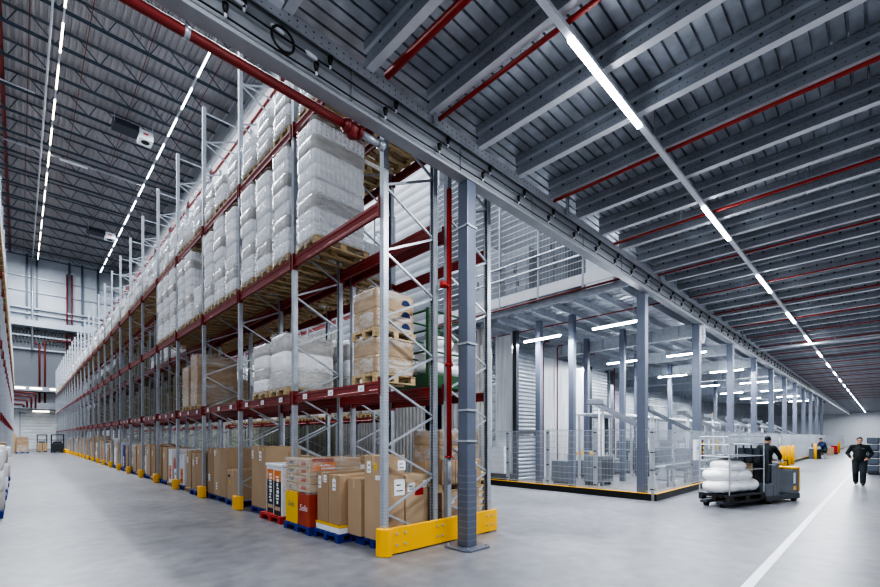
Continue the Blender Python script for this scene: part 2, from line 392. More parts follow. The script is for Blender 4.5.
# end wall and back walls
MB().box(END_X,-6,0,END_X+.3,22,7.3).build('wall_end','white',kind='structure')
M['shiny'] = ribbed('shiny_horizontal_cladding',(.78,.80,.83),2,.16,.3,.45,.8,scale=.8,col2=(.64,.67,.71),dark=.3)
bw=MB(); bw.box(WALL_X+.3,14,0,75,14.3,6.4,0); bw.build('wall_back','shiny',kind='structure')
MB().box(WALL_X+.0,13.4,0,WALL_X+.32,14.3,6.4).build('trim_1','ribgrey',kind='structure')
MB().box(75,20,0,END_X,20.3,7.3).build('wall_back','white',kind='structure')
bu=MB(); bu.box(17,4.9,6.5,17.3,22,18); bu.box(13.3,21.8,6.5,17.3,22.1,18); bu.build('wall_upper','uppanel',kind='structure')
bu=MB(); bu.box(12.8,4.7,6.95,60,4.9,14); bu.build('wall_front','uppanel',kind='structure')

# ------------------------------------------------------------------ main girder above the rack end
M['edgeperf']=mat('perforated_pale_edge',(.74,.75,.77),.45,.2,scale=3,var=.1)
def dots(m,axis,per,zc,r):
    nt=m.node_tree; b=nt.nodes['Principled BSDF']; tc=N(nt,'ShaderNodeTexCoord'); sp=N(nt,'ShaderNodeSeparateXYZ'); nt.links.new(tc.outputs['Object'],sp.inputs[0])
    y=math_node(nt,'SUBTRACT',math_node(nt,'MULTIPLY',math_node(nt,'FRACT',math_node(nt,'DIVIDE',sp.outputs[axis],per)),per),per/2)
    z=math_node(nt,'SUBTRACT',sp.outputs[2],zc); d=math_node(nt,'ADD',math_node(nt,'MULTIPLY',y,y),math_node(nt,'MULTIPLY',z,z)); h=math_node(nt,'LESS_THAN',d,r*r)
    mx=N(nt,'ShaderNodeMix',data_type='RGBA'); src=b.inputs['Base Color'].links[0].from_socket; nt.links.new(h,mx.inputs[0]); nt.links.new(src,mx.inputs[6]); mx.inputs[7].default_value=(.03,.03,.04,1); nt.links.new(mx.outputs[2],b.inputs['Base Color'])
dots(M['edgeperf'],0,.10,6.49,.011); dots(M['edgeperf'],0,.10,6.42,.008)
GY0,GY1,GZ0,GZ1=4.66,4.86,5.95,6.51
t=thing('steel_girder','long grey main girder running along the right aisle above the columns','girder')
g=MB(); g.box(-4,GY0,GZ0,END_X,GY1,GZ0+.05); g.box(-4,GY0,GZ1-.06,END_X,GY1,GZ1); g.box(-4,GY0+.03,GZ0+.05,END_X,GY0+.09,GZ1-.06)
g.build('beam_profile','girder',t,bevel=.006)
g=MB(); 
for k in range(60): g.box(-3+2*k,GY0+.005,GZ0+.05,-2.985+2*k,GY0+.04,GZ1-.06)
g.build('stiffener','girder',t,kind='stuff')
g=MB(); g.box(-4,GY0-.045,GZ1-.13,END_X,GY0-.03,GZ1+.03); g.box(-4,GY0-.03,GZ1-.02,END_X,GY0,GZ1-.005); g.build('perforated_edge','edgeperf',t)
hk=MB().tube([(0,0,.03),(0,0,-.01),(0,0,-.075)],[.034,.032,.012],8).tube([(0,0,-.075),(0,0,-.105)],[.016,.016],6,1)
hkm=hk.mesh('cable_clip',['black','white'],True)
for k in range(50):
    for z,dx in ((6.13,0),(6.31,.18)):
        put('cable_clip',hkm,t,(.49+1.0*k+dx,GY0-.035,z))
for z,y,dx,lab in ((6.01,GY0-.03,0,'lower black cable clipped along the main girder'),(6.19,GY0-.03,.18,'upper black cable clipped along the main girder')):
    pts=[]
    for k in range(-4,52):
        x=.49+1.0*k+dx; pts += [(x,y,z+.025),(x+.5,y,z+.018)]
    tag(MB().tube(pts,.010,6).build('cable',('black'),smooth=True),lab,'cable')
pts=[]
for k in range(17):
    a=-PI*.6+2*PI*k/14; pts.append((2.08+.13*math.cos(a),GY0-.045-.001*k,6.16+.13*math.sin(a)))
tag(MB().tube(pts,.014,6).build('cable_loop','black',smooth=True),'black cable coiled in a loop on the main girder','cable')
for i,(x,z) in enumerate(((1.55,6.28),(1.95,6.26),(2.35,6.22))):
    tag(MB().tube([(x,GY0-.035,z),(x+.03,GY0-.035,z-.003),(x+.12,GY0-.035,z-.012),(x+.15,GY0-.035,z-.015)],[.012,.022,.022,.012],8).build('cable_connector','white',smooth=True),
        'white cable connector on the main girder, %s from the left' % ORD[i],'connector','cable connectors on the girder')
for i,(x,) in enumerate(((1.98,),)):
    b=MB().box(x-.08,GY0-.14,GZ1-.03,x+.08,GY0-.02,GZ1+.10).build('junction_box','white',bevel=.01); tag(b,'white junction box on the upper edge of the main girder','box')
s=MB().ell((11.0,GY0-.1,GZ1+.1),(.09,.09,.09)).tube([(11,GY0-.1,GZ1+.1),(11,GY0,GZ1-.05)],.02).build('ceiling_speaker','white',smooth=True); tag(s,'small white round sensor on the upper edge of the main girder','sensor')
# red pipe along the girder and standpipe
t=thing('sprinkler_pipe','thick red sprinkler pipe under the near end of the main girder','pipe')
MB().tube([(-4,4.95,5.91),(3.1,4.95,5.91)],.055,12).build('pipe_run','beamred',t,smooth=True)
v=MB(); v.tube([(3.05,4.95,5.91),(3.3,4.95,5.91)],.075,12); v.tube([(3.18,4.95,5.80),(3.18,4.95,6.0)],.07,12); v.tube([(3.08,4.95,5.91),(3.12,4.95,5.91)],.095,12); v.tube([(3.27,4.95,5.91),(3.31,4.95,5.91)],.095,12)
v.build('valve','beamred',t,smooth=True)
MB().tube([(3.31,4.95,5.91),(3.62,4.95,5.91)],.05,10).tube([(3.62,4.95,5.91),(3.7,4.95,5.91)],.07,10).build('end_fitting','galv',t,smooth=True)
for x in (-.5,1.2): MB().tube([(x,4.95,5.91),(x+.05,4.95,5.91)],.06,12).build('pipe_clamp','galv',t,smooth=True)
t=thing('sprinkler_riser','red vertical sprinkler riser beside the rack end column','pipe',(5.24,5.16,0))
MB().tube([(0,0,1.45),(0,0,6.0)],.045,12).build('pipe_run','redpipe',t,smooth=True)
MB().tube([(0,0,1.45),(0,0,1.48)],.075,12).build('flange','redpipe',t,smooth=True); MB().tube([(0,0,3.0),(0,0,3.05)],.07,12).build('flange','redpipe',t,smooth=True); MB().tube([(-.14,0,4.35),(.02,0,4.35)],.04,10).tube([(-.14,0,4.31),(-.14,0,4.40)],.06,10).build('branch_outlet','redpipe',t,smooth=True)
MB().tube([(0,0,1.0),(0,0,1.46)],.03,10).build('drain_pipe','galv',t,smooth=True)
x0=MB().box(5.53,5.12,1.25,5.66,5.24,1.75).build('switch_box','black',bevel=.01); tag(x0,'black electric box on the rack end between column and riser','box')

# red pipes between the joists and threaded hangers
for i,x in enumerate((3.42,4.42,7.58,10.3,13.2,16.1,18.9,21.8,24.7,27.6,30.5,33.4,36.3,39.2,42.1,45,48,51,54,57,60,64,68,72)):
    r=.05 if i==0 else (.03 if i<4 else .022)
    t=thing('sprinkler_pipe','%s red sprinkler pipe crossing under the right aisle deck, counted from the camera' % ORD[i],'pipe',(x,0,JZ-(.05 if i!=0 else .03)),0,'red pipes under the right aisle deck')
    MB().tube([(0,DY0,0),(0,DY1-.1 if i else 4.5,0)],r,8).build('pipe_run','redpipe',t,smooth=True)
    if i<12:
        for y in (-1.0,1.0,3.1): MB().box(-.025,y-.004,0,.025,y+.004,.28).build('hanger_strap','galv',t)
# LED strip over the aisle
LY,LZ=2.5,6.33
t=thing('light_strip','long straight LED light strip under the right aisle deck','light')
MB().box(-1,LY-.04,LZ+.02,END_X-3,LY+.04,LZ+.07).build('trunking','white',t)
tm=MB().box(0,LY-.03,LZ-.02,2.0,LY+.03,LZ+.019).mesh('led_tube','tube_low')
for k in range(22): put('led_tube',tm,t,(-.7+5.2*k,0,0))
hm=MB().box(-.01,LY-.01,LZ+.07,.01,LY+.01,LZ+.55).mesh('hanger_rod','galv')
for k in range(22): put('hanger_rod',hm,t,(1.9+5.2*k,0,0))
# tall hangers dropping from the deck at the main girder, seen as slotted uprights
for i,x in enumerate((4.35,8.1,13.4,18.6,23.8)):
    b=MB().box(-.03,-.02,-.16,.03,.02,.45).build('slotted_hanger','galv',None,(x,GY0-.1,GZ1)); tag(b,'%s slotted hanger bracket on the girder edge, counted from the left' % ORD[i],'bracket','slotted brackets on the girder edge')
# aisle-lengthwise cable tray below the deck, far
t=thing('cable_tray','pale cable tray crossing under the far aisle deck','cable tray')
MB().box(27,DY0,6.2,27.3,GY0,6.26).build('tray','galv',t)
for y in (0,1.6,3.2): MB().box(27.1,y,6.26,27.14,y+.04,6.5).build('hanger_rod','galv',t)

# ------------------------------------------------------------------ columns
def column(x,y,z1,w,label,plate=False,group=None,rings=()):
    t=thing('steel_column',label,'column',(x,y,0),0,group); h=w/2
    MB().box(-h,-h,.02,h,h,z1).build('shaft','column',t,bevel=.012)
    if plate:
        MB().prism([(-.3,-.22),(-.22,-.3),(.22,-.3),(.3,-.22),(.3,.22),(.22,.3),(-.22,.3),(-.3,.22)],0,.025).build('base_plate','column',t,bevel=.005)
        for a in (-.22,.22):
            for c in (-.22,.22): MB().tube([(a,c,.02),(a,c,.055)],.016,6).build('anchor_bolt','galv',t)
        b=MB().box(-h-.006,-h-.006,.03,h+.006,h+.006,1.28); b.build('splice_plate','column',t,bevel=.003)
        b=MB()
        for k in range(11):
            z=.12+.105*k
            for q in (-.07,-.025,.025,.07):
                b.ell((-h-.006,q,z),(.006,.007,.007),6,4); b.ell((q,-h-.006,z),(.007,.006,.007),6,4)
        b.build('rivet','galv',t,kind='stuff')
    for z in rings:
        MB().box(-h-.015,-h-.015,z,h+.015,h+.015,z+.03).box(-h-.03,-h-.03,z+.005,-h+.02,-h+.02,z+.025).build('clamp_band','galv',t)
    return t
column(5.27,4.78,5.95,.21,'near grey steel column with yellow guard behind its foot, at the rack end',True,rings=(1.72,2.22,3.3,5.2) )
for k in range(11):
    x=12.95+5.0*k
    column(x,4.9 if k==0 else 4.85,5.95,.24,'%s grey column of the fenced row under the main girder, counted from the corner' % ORD[k],group='columns of the fenced row')
for i,(x,y) in enumerate(((14.1,7.75),(14.0,9.05),(17.5,7.4),(18.0,9.2),(23.0,9.0),(28,9.0),(33,9.0),(38,9.0),(23,12.5),(28,12.5))):
    column(x,y,6.14,.2,'%s grey column standing inside the fenced area, in order of depth' % ORD[i],group='columns inside the fenced area')

# ------------------------------------------------------------------ pallet racks
PITCH=2.98; Y0=5.32; TOPZ=11.7
post_me=MB().profile([(-.05,-.045),(.05,-.045),(.05,.045),(.03,.045),(.03,-.02),(-.03,-.02),(-.03,.045),(-.05,.045)],(0,0,0),(0,0,TOPZ),(0,1,0),(1,0,0)).mesh('post','post')
post_me2=MB().box(-.05,-.05,0,.05,.05,TOPZ).mesh('post','post')
def bracing_mesh(dx):
    b=MB(); z=.14; side=1
    b.bar((0,0,.2),(dx,0,.2),.03,.03)
    while z<TOPZ-.6:
        p=(0 if side==0 else dx,0,z); q=(dx if side==0 else 0,0,z+.5); b.bar(p,q,.03,.033); side=1-side; z+=.5
    b.bar((0,0,TOPZ-.15),(dx,0,TOPZ-.15),.03,.03)
    b.bar((0,0,TOPZ-1.0),(dx,0,TOPZ-1.0),.03,.03)
    return b.mesh('bracing','galv')
def beam_mesh(h):
    b=MB(); L=PITCH-.1; t=.025
    poly=[(-t,0),(t,0),(t,h*.22),(t*.4,h*.32),(t*.4,h*.68),(t,h*.78),(t,h),(-t,h),(-t,h*.78),(-t*.4,h*.68),(-t*.4,h*.32),(-t,h*.22)]
    b.profile(poly,(0,.05,0),(0,PITCH-.05,0),(1,0,0))
    for y in (.052,PITCH-.058): b.box(-.055,y-.008,-.05,.055,y+.014,h+.06)
    return b.mesh('beam','beamred')
LV=[(2.49,.17),(5.20,.21),(7.85,.19)]
bms=[beam_mesh(h) for _,h in LV]
lab_me=MB().box(-.0295,-.085,-.05,-.0255,.085,.05).box(-.0300,-.04,-.02,-.0294,.03,-.012,1).box(-.0300,-.04,.0,-.0294,.0,.008,1).mesh('location_label',['paper','ink'])
def rack(name,label,xa,xb,y0,nb,nfull,levels=(0,1,2),tie=None,face=-1,labels=0):
    t=thing(name,label,'pallet rack',(0,y0,0))
    bm=bracing_mesh(xb-xa)
    for k in range(nb+1):
        for x in (xa,xb):
            o=put('post',post_me if k<10 else post_me2,t,(x,PITCH*k,0))
            if x==xb: o.rotation_euler=(0,0,PI)
        put('bracing',bm,t,(xa,PITCH*k,0))
    st=MB()
    for k in range(nb):
        for li in levels:
            for x in (xa-.02,xb+.02):
                z,h=LV[li]
                if k<nfull:
                    o=put('beam',bms[li],t,(x,PITCH*k,z))
                    if labels and li==0 and x<xa and k<labels:
                        for yy in (.55,1.5,2.45): put('location_label',lab_me,o,(0,yy,h*.52))
                else: st.box(x-.025,PITCH*k+.05,z,x+.025,PITCH*k+PITCH-.05,z+h)
        if tie:
            st.box(tie[0]-.04,PITCH*k+.05,tie[1],tie[0]+.04,PITCH*k+PITCH-.05,tie[1]+.2)
    if st.v:
        o=st.build('beam','beamred',t,kind='stuff')
    return t
R1=rack('pallet_rack','tall grey and red pallet rack along the left aisle, nearest the camera',3.99,5.03,Y0,27,16,tie=(5.05,11.30),labels=8)
R2=rack('pallet_rack','grey and red pallet rack back to back behind the front rack',5.36,6.44,Y0,27,16)
R3=rack('pallet_rack','pallet rack standing along the side wall behind the two near racks',11.0,12.1,15.4,19,16)
R4=rack('pallet_rack','pallet rack at the left edge of the photo across the aisle',-1.56,-.52,11.5,24,16,levels=(0,1,2))

# guards
t=thing('rack_end_guard','long yellow guard board across the near rack end','rack guard')
MB().box(4.02,5.20,.015,6.6,5.25,.42).build('board','yellow',t,bevel=.012)
MB().prism([(3.86,5.36),(3.86,5.25),(3.94,5.16),(4.03,5.16),(4.03,5.25),(3.94,5.36)],0,.42).build('corner_post','yellow',t,bevel=.01)
bo=MB().tube([(0,0,0),(0,-.015,0)],.02,8).mesh('bolt','galv')
for x in (4.14,4.30,5.0,5.12,6.30,6.44):
    for z in (.15,.32): put('bolt',bo,t,(x,5.20,z))
gm=MB().prism([(-.12,-.11),(-.12,.11),(-.03,.16),(.06,.16),(.06,.11),(-.03,.10),(-.08,.08),(-.08,-.08),(-.03,-.10),(.06,-.11),(.06,-.16),(-.03,-.16)],.0,.33)
gmm=gm.mesh('post_guard','yellow')
for k in range(1,24):
    if k==1: continue
    o=put('post_guard',gmm,None,(3.95,Y0+PITCH*k,0),bevel=.01)
    tag(o,('small yellow guard on the foot of the %s front upright of the front rack' % ORD[k]),'rack guard','yellow post guards of the front rack')
for k in (1,):
    o=put('post_guard',gmm,None,(-.47,11.5+PITCH*k,0),PI); tag(o,'yellow guard on the %s upright of the rack at the left edge' % ORD[k],'rack guard','yellow guards of the left rack')
t=MB().prism([(3.7,62.5),(4.0,62.5),(4.0,73),(3.7,73)],0,.4).build('floor_guard','yellow',bevel=.01); tag(t,'long low yellow guard rail at the far end of the front rack','rack guard')

# ------------------------------------------------------------------ pallets
def pallet_parts():
    L,Wd=1.2,.8   # L along x
    P={}
    P['deck_board']=[MB().box(-L/2,-w/2,.122,L/2,w/2,.144).mesh('deck_board','wood') for w in (.145,.1)]
    P['block']=MB().box(-.07,-.05,.022,.07,.05,.10).mesh('block','wood')
    P['stringer']=MB().box(-.07,-Wd/2,.10,.07,Wd/2,.122).mesh('stringer_board','wood')
    P['bottom']=MB().box(-L/2,-.05,0,L/2,.05,.022).mesh('bottom_board','wood')
    m=MB()
    for y,w in ((-.33,.145),(-.165,.1),(0,.145),(.165,.1),(.33,.145)): m.box(-L/2,y-w/2,.122,L/2,y+w/2,.144)
    for x in (-.53,0,.53):
        m.box(x-.07,-Wd/2,.10,x+.07,Wd/2,.122)
        for y in (-.35,0,.35): m.box(x-.07,y-.05,.022,x+.07,y+.05,.10)
    for y in (-.35,0,.35): m.box(-L/2,y-.05,0,L/2,y+.05,.022)
    P['all']=m
    return P
PP=pallet_parts()
PAL_ME={c:PP['all'].mesh('pallet',c) for c in ('wood','blue','redpal','darkwood')}
def pallet(x,y,z,label,group=None,detail=False,m='wood',rz=0,sx=1):
    if detail:
        t=thing('pallet',label,'pallet',(x,y,z),rz,group)
        for yy,w in ((-.33,0),(-.165,1),(0,0),(.165,1),(.33,0)): put('deck_board',PP['deck_board'][w],t,(0,yy,0))
        for xx in (-.53,0,.53):
            put('stringer_board',PP['stringer'],t,(xx,0,0))
            for yy in (-.35,0,.35): put('block',PP['block'],t,(xx,yy,0))
        for yy in (-.35,0,.35): put('bottom_board',PP['bottom'],t,(0,yy,0))
        return t
    o=put('pallet',PAL_ME[m],None,(x,y,z),rz); o.scale=(sx,1,1); return tag(o,label,'pallet',group)

# wrapped loads: fluted layers of bundles, pinched between layers, wrapped in film
def load_mesh(h,nl,seed,mats=('wrapw','wrapg'),flute=.018,dx=1.16,dy=.72,split=None):
    rnd=random.Random(seed); m=MB(); per=[]; card=mats[0]=='wrapb'
    r=.03 if card else .09; a,b=dx/2,dy/2
    def side(p,q,n):
        for i in range(n): t=i/n; per.append((p[0]+(q[0]-p[0])*t,p[1]+(q[1]-p[1])*t))
    def corner(cx,cy,t0):
        for i in range(4): t=t0+PI/2*i/4; per.append((cx+r*math.cos(t),cy+r*math.sin(t)))
    side((-a+r,-b),(a-r,-b),40); corner(a-r,-b+r,-PI/2); side((a,-b+r),(a,b-r),24); corner(a-r,b-r,0); side((a-r,b),(-a+r,b),40); corner(-a+r,b-r,PI/2); side((-a,b-r),(-a,-b+r),24); corner(-a+r,-b+r,PI)
    n=len(per); lh=h/nl; rings=[]; mi=[]; ox=oy=0; last=0
    for L in range(nl):
        mid=rnd.choice((0,1)) if last==0 else 0; last=mid
        fl=0 if card else (flute if mid==0 else flute*.25)
        if split and L==split: ox,oy=rnd.uniform(-.03,.03),rnd.uniform(-.02,.02)
        lx,ly=ox+rnd.uniform(-.008,.008),oy+rnd.uniform(-.008,.008)
        for j,(tz,pin) in enumerate(((.015,.022),(.07,.006),(.3,0),(.7,0),(.93,.006),(.985,.022))):
            if card: pin*=.3
            ring=[]
            for i,(x,y) in enumerate(per):
                f=fl*(1-abs(math.sin(i*PI/4)))*(1 if j in (1,2,3,4) else .5)+pin
                d=math.hypot(x,y)
                sx=1-f/max(abs(x),.2)*(1 if abs(x)>a-r-.001 else 0); sy=1-f/max(abs(y),.2)*(1 if abs(y)>b-r-.001 else 0)
                ring.append((x*sx+lx,y*sy+ly,lh*(L+tz)+(0 if card else rnd.uniform(-.003,.003))))
            rings.append(ring); mi.append(mid)
    fs=[]
    for k in range(len(rings)-1):
        for i in range(n): fs.append((k*n+i,k*n+(i+1)%n,(k+1)*n+(i+1)%n,(k+1)*n+i))
    for rg in rings: m.v += rg
    for q,f in enumerate(fs): m.f.append(f); m.m.append(mi[q//n])
    m.f.append(tuple((len(rings)-1)*n+i for i in range(n))); m.m.append(0)
    m.f.append(tuple(n-1-i for i in range(n))); m.m.append(0)
    return m.mesh('wrapped_load',list(mats),not card), per
def film_mesh(h,seed,dx=1.16,dy=.72,bands=((-.05,.42),(.8,1.03))):
    rnd=random.Random(seed); m=MB(); out=[]; a,b=dx/2+.006,dy/2+.006; per=[]
    def side(p,q,n):
        for i in range(n): t=i/n; per.append((p[0]+(q[0]-p[0])*t,p[1]+(q[1]-p[1])*t))
    r=.05
    side((-a+r,-b),(a-r,-b),18); side((a,-b+r),(a,b-r),12); side((a-r,b),(-a+r,b),18); side((-a,b-r),(-a,-b+r),12); n=len(per)
    for z0,z1 in bands:
        rows=[]
        for j,t in enumerate((0,.25,.6,1)):
            z=h*(z0+(z1-z0)*t); jag=.03 if j in (0,3) else .006
            rows.append([(x*(1+rnd.uniform(0,.008)),y*(1+rnd.uniform(0,.012)),z+rnd.uniform(-jag,jag)*(1 if j!=0 or z0>0 else 1.2)) for x,y in per])
        base=len(m.v)
        for rw in rows: m.v += rw
        for k in range(3):
            for i in range(n): m.f.append(tuple(base+q for q in (k*n+i,k*n+(i+1)%n,(k+1)*n+(i+1)%n,(k+1)*n+i))); m.m.append(0)
        out.append(m.mesh('stretch_film','film',True)); m=MB()
    return out
LOADS={}
def get_load(key,h,nl,seed,mats,**kw):
    if key not in LOADS:
        me,_=load_mesh(h,nl,seed,mats,**kw); LOADS[key]=(me,film_mesh(h,seed+50),h)
    return LOADS[key]
WH=('wrapw','wrapg'); BR=('wrapb','wrapb')
for i in range(4): get_load('low%d'%i,(.70,.78,.85,.93)[i],(3,3,3,4)[i],10+i,WH)
for i in range(3): get_load('tall%d'%i,(2.18,2.12,2.22)[i],(8,7,8)[i],20+i,WH,split=4)
for i in range(2): get_load('one%d'%i,(1.12,1.05)[i],(3,4)[i],30+i,WH,flute=.008)
get_load('b0',1.22,3,40,BR); get_load('b1',.95,2,41,BR); get_load('b2',1.5,4,42,BR)
def load(key,x,y,z,label,group=None,film=True,rz=0,name='wrapped_load'):
    me,fm,h=LOADS[key]
    o=put(name,me,None,(x,y,z),rz); tag(o,label,'wrapped goods',group)
    if film:
        for f in fm: put('stretch_film',f,o)
    return h
RX1=4.47; RX2=5.92
SLOT=(.56,1.49,2.42)
POS=('near','middle','far')
rnd=random.Random(3)
PH=.145
# top level of the front rack
for k in range(27):
    for j in range(3):
        y=Y0+PITCH*k+SLOT[j]; z=LV[2][0]+LV[2][1]+.002
        near=k<9
        if near: lp='pale wooden pallet on the top beams of the front rack, %s bay, %s slot' % (ORD[k],POS[j]); ll='white film-wrapped load on the top beams of the front rack, %s bay, %s slot' % (ORD[k],POS[j])
        else: lp='wooden pallet on the top beams in the farther bays of the front rack'; ll='white film-wrapped load on the top beams in the farther bays of the front rack'
        pallet(RX1+.10+rnd.uniform(-.02,.02),y,z,lp,'pallets on the top beams of the front rack' if near else 'far pallets on the top beams of the front rack')
        if k==0 and j<2: continue
        load('low%d'%rnd.randrange(4),RX1+rnd.uniform(-.04,.04)+.06,y+rnd.uniform(-.03,.03),z+PH,ll,'loads on the top beams of the front rack' if near else 'far loads on the top beams of the front rack',film=k<6)
# second level of the front rack, loads in the first five bays
z2=LV[1][0]+LV[1][1]+.002
for k in range(5):
    for j in range(3):
        y=Y0+PITCH*k+SLOT[j]
        if k==0 and j<2: continue
        pallet(RX1+.06,y,z2,'pale wooden pallet on the second beams of the front rack, %s bay, %s slot' % (ORD[k],POS[j]),'pallets on the second beams of the front rack',detail=k<2)
        key='tall%d'%rnd.randrange(3) if not (k==3 and j==0) else 'low2'
        if k==0: key='tall0'
        load(key,RX1+.03,y,z2+PH,'tall white double-stacked wrapped load on the second beams, %s bay, %s slot' % (ORD[k],POS[j]) if key[0]=='t' else 'short white wrapped load on the second beams, %s bay, %s slot' % (ORD[k],POS[j]),'loads on the second beams of the front rack')
# first level of the front rack
z1=LV[0][0]+LV[0][1]+.002
def two(x,y,z,k1,k2,l1,l2,lp1,lp2):
    pallet(x,y,z,lp1,detail=True).scale=(.68,.82,1); h=load(k1,x,y,z+PH,l1); pallet(x,y,z+PH+h,lp2,detail=True).scale=(.68,.82,1); load(k2,x,y,z+PH+h+PH,l2)
    for o in list(C.objects)[-8:]:
        if o.name.startswith('wrapped_load'):
            for q in range(3):
                hd=MB().prism([(.09*math.cos(t*PI/10),  .09*math.sin(t*PI/10)) for t in range(11)],0,.002).build('blue_print','bluecloth',o,(.20,-.33,.06+.19*q)); hd.rotation_euler=(PI/2,0,0)
LOADS['bl']=(load_mesh(.56,2,43,BR,dx=.78,dy=.64)[0],film_mesh(.56,93,dx=.78,dy=.64),.56); LOADS['bu']=(load_mesh(.62,2,44,BR,dx=.78,dy=.64)[0],film_mesh(.62,94,dx=.78,dy=.64),.62)
two(4.36,Y0+.50,z1,'bl','bu','lower brown film-wrapped carton load on the lowest beam beside the near upright','upper brown film-wrapped carton load stacked beside the near upright','pale pallet under the brown carton load on the lowest beam','pale pallet between the two stacked brown carton loads')
for j,(k,yy) in enumerate(((1,SLOT[0]),(1,SLOT[1]))):
    pallet(RX1,Y0+PITCH*k+yy,z1,'pale pallet under the %s white load on the lowest beam' % ['right','left'][j],detail=True)
    load('one%d'%j,RX1-.03,Y0+PITCH*k+yy,z1+PH,'%s square white wrapped load on the lowest beam of the front rack' % ['right-hand','left-hand'][j])
for j,(k,yy) in enumerate(((3,SLOT[0]),(3,SLOT[1]))):
    pallet(RX1,Y0+PITCH*k+yy,z1,'pale pallet under the %s brown load in the fourth bay, lowest beam' % ['near','far'][j],detail=True)
    load('b2' if j==0 else 'b0',RX1-.03,Y0+PITCH*k+yy,z1+PH,'%s brown film-wrapped load in the fourth bay, lowest beam' % ['near','far'][j])
# second rack row
for k in range(12):
    for j in range(3):
        y=Y0+PITCH*k+SLOT[j]; z=LV[2][0]+LV[2][1]+.002
        nm='wooden pallet on the %s beams of the rack behind, %s bay, %s slot'
        pallet(RX2,y,z,nm % ('top',ORD[k],POS[j]),'pallets on the top beams of the rack behind')
        load('low%d'%rnd.randrange(4),RX2,y,z+PH,'white wrapped load on the top beams of the rack behind, %s bay, %s slot' % (ORD[k],POS[j]),'loads on the top beams of the rack behind',film=False)
        if 1<=k<8:
            pallet(RX2,y,z2,nm % ('second',ORD[k],POS[j]),'pallets on the second beams of the rack behind')
            load('low%d'%rnd.randrange(4),RX2,y,z2+PH,'white wrapped load on the second beams of the rack behind, %s bay, %s slot' % (ORD[k],POS[j]),'loads on the second beams of the rack behind',film=False)
for k,j,key in ((1,0,'one0'),(1,1,'low0'),(2,1,'low3'),(4,0,'b0'),(4,2,'b2'),(6,1,'b0')):
    y=Y0+PITCH*k+SLOT[j]
    pallet(RX2,y,z1,'pallet on the lowest beams of the rack behind, %s bay, %s slot' % (ORD[k],POS[j]))
    load(key,RX2,y,z1+PH,'wrapped load on the lowest beams of the rack behind, %s bay, %s slot' % (ORD[k],POS[j]),film=False)
# tall olive wrapped goods on the lowest beams of the rack behind, further back
om=MB()
om.box(-.55,-.36,0,.55,.36,2.1); om.box(-.57,-.10,.03,.57,.10,2.07); om.box(-.53,-.34,2.1,.53,.34,2.14)
ome=om.mesh('tall_wrapped_stack','olive')
for k in range(5,18):
    for j in range(3):
        y=Y0+PITCH*k+SLOT[j]
        if k in (6,) and j==1: continue
        o=put('tall_wrapped_stack',ome,None,(RX2,y,z1),0,.02); o.scale=(1,1,rnd.uniform(.86,1.0)); tag(o,'tall olive wrapped stack on the lowest beams of the rack behind, %s bay, %s slot' % (ORD[k],POS[j]),'wrapped goods','olive stacks in the rack behind')
        if k>=8:
            o=put('tall_wrapped_stack',ome,None,(RX2,y,z2),0,.02); o.scale=(1,1,rnd.uniform(.8,1.0)); tag(o,'tall olive wrapped stack on the second beams of the rack behind, %s bay, %s slot' % (ORD[k],POS[j]),'wrapped goods','olive stacks in the rack behind')
# third rack: dark and white wrapped bottles
for k in range(6):
    for j in range(3):
        y=15.4+PITCH*k+SLOT[j]
        for li in (0,1):
            z=LV[li][0]+LV[li][1]+.002
            pallet(11.55,y,z,'pallet on the %s beams of the wall-side rack, %s bay, %s slot' % (['lowest','second'][li],ORD[k],POS[j]),'pallets of the wall-side rack')
            load('low%d'%rnd.randrange(4),11.55,y,z+PH,'white wrapped load on the %s beams of the wall-side rack, %s bay, %s slot' % (['lowest','second'][li],ORD[k],POS[j]),'loads of the wall-side rack',film=False)
# left rack
for k in range(24):
    for j in range(3):
        y=11.5+PITCH*k+SLOT[j]; z=LV[2][0]+LV[2][1]+.002
        pallet(-.99,y,z,'wooden pallet on the top beams of the rack at the left edge','pallets of the left rack')
        load('low%d'%rnd.randrange(4),-.97,y,z+PH,'white wrapped load on the top beams of the rack at the left edge','loads of the left rack',film=False)

# green stillage with white bags, lowest beam of the rack behind, first bay
t=thing('metal_stillage','green steel stillage frame on the lowest beam behind the near upright','stillage',(RX2,Y0+.95,z1))
for x in (-.55,.55):
    for y in (-.45,.45): MB().bar((x,y,0),(x,y,1.5),.07,.07).build('corner_post','green',t)
b=MB()
for z in (.72,1.1,1.47):
    for x in (-.55,.55): b.tube([(x,-.45,z),(x,.45,z)],.02,6)
    for y in (-.45,.45): b.tube([(-.55,y,z),(.55,y,z)],.02,6)
b.build('rail','green',t)
MB().box(-.6,-.5,.06,.6,.5,.3).build('base_tray','green',t,bevel=.01)
def bag_mesh(seed,r=(.3,.22,.14),m='wrapw'):
    rn=random.Random(seed); b=MB().ell((0,0,r[2]),r,18,10)
    b.v=[(x*(1+rn.uniform(-.05,.05)),y*(1+rn.uniform(-.05,.05)),max(0.0,z+rn.uniform(-.012,.012))) for x,y,z in b.v]
    # squarer sack outline
    b.v=[(math.copysign(abs(x)**.75*r[0]**.25,x),math.copysign(abs(y)**.75*r[1]**.25,y),z) for x,y,z in b.v]
    return b.mesh('sack',m,True)
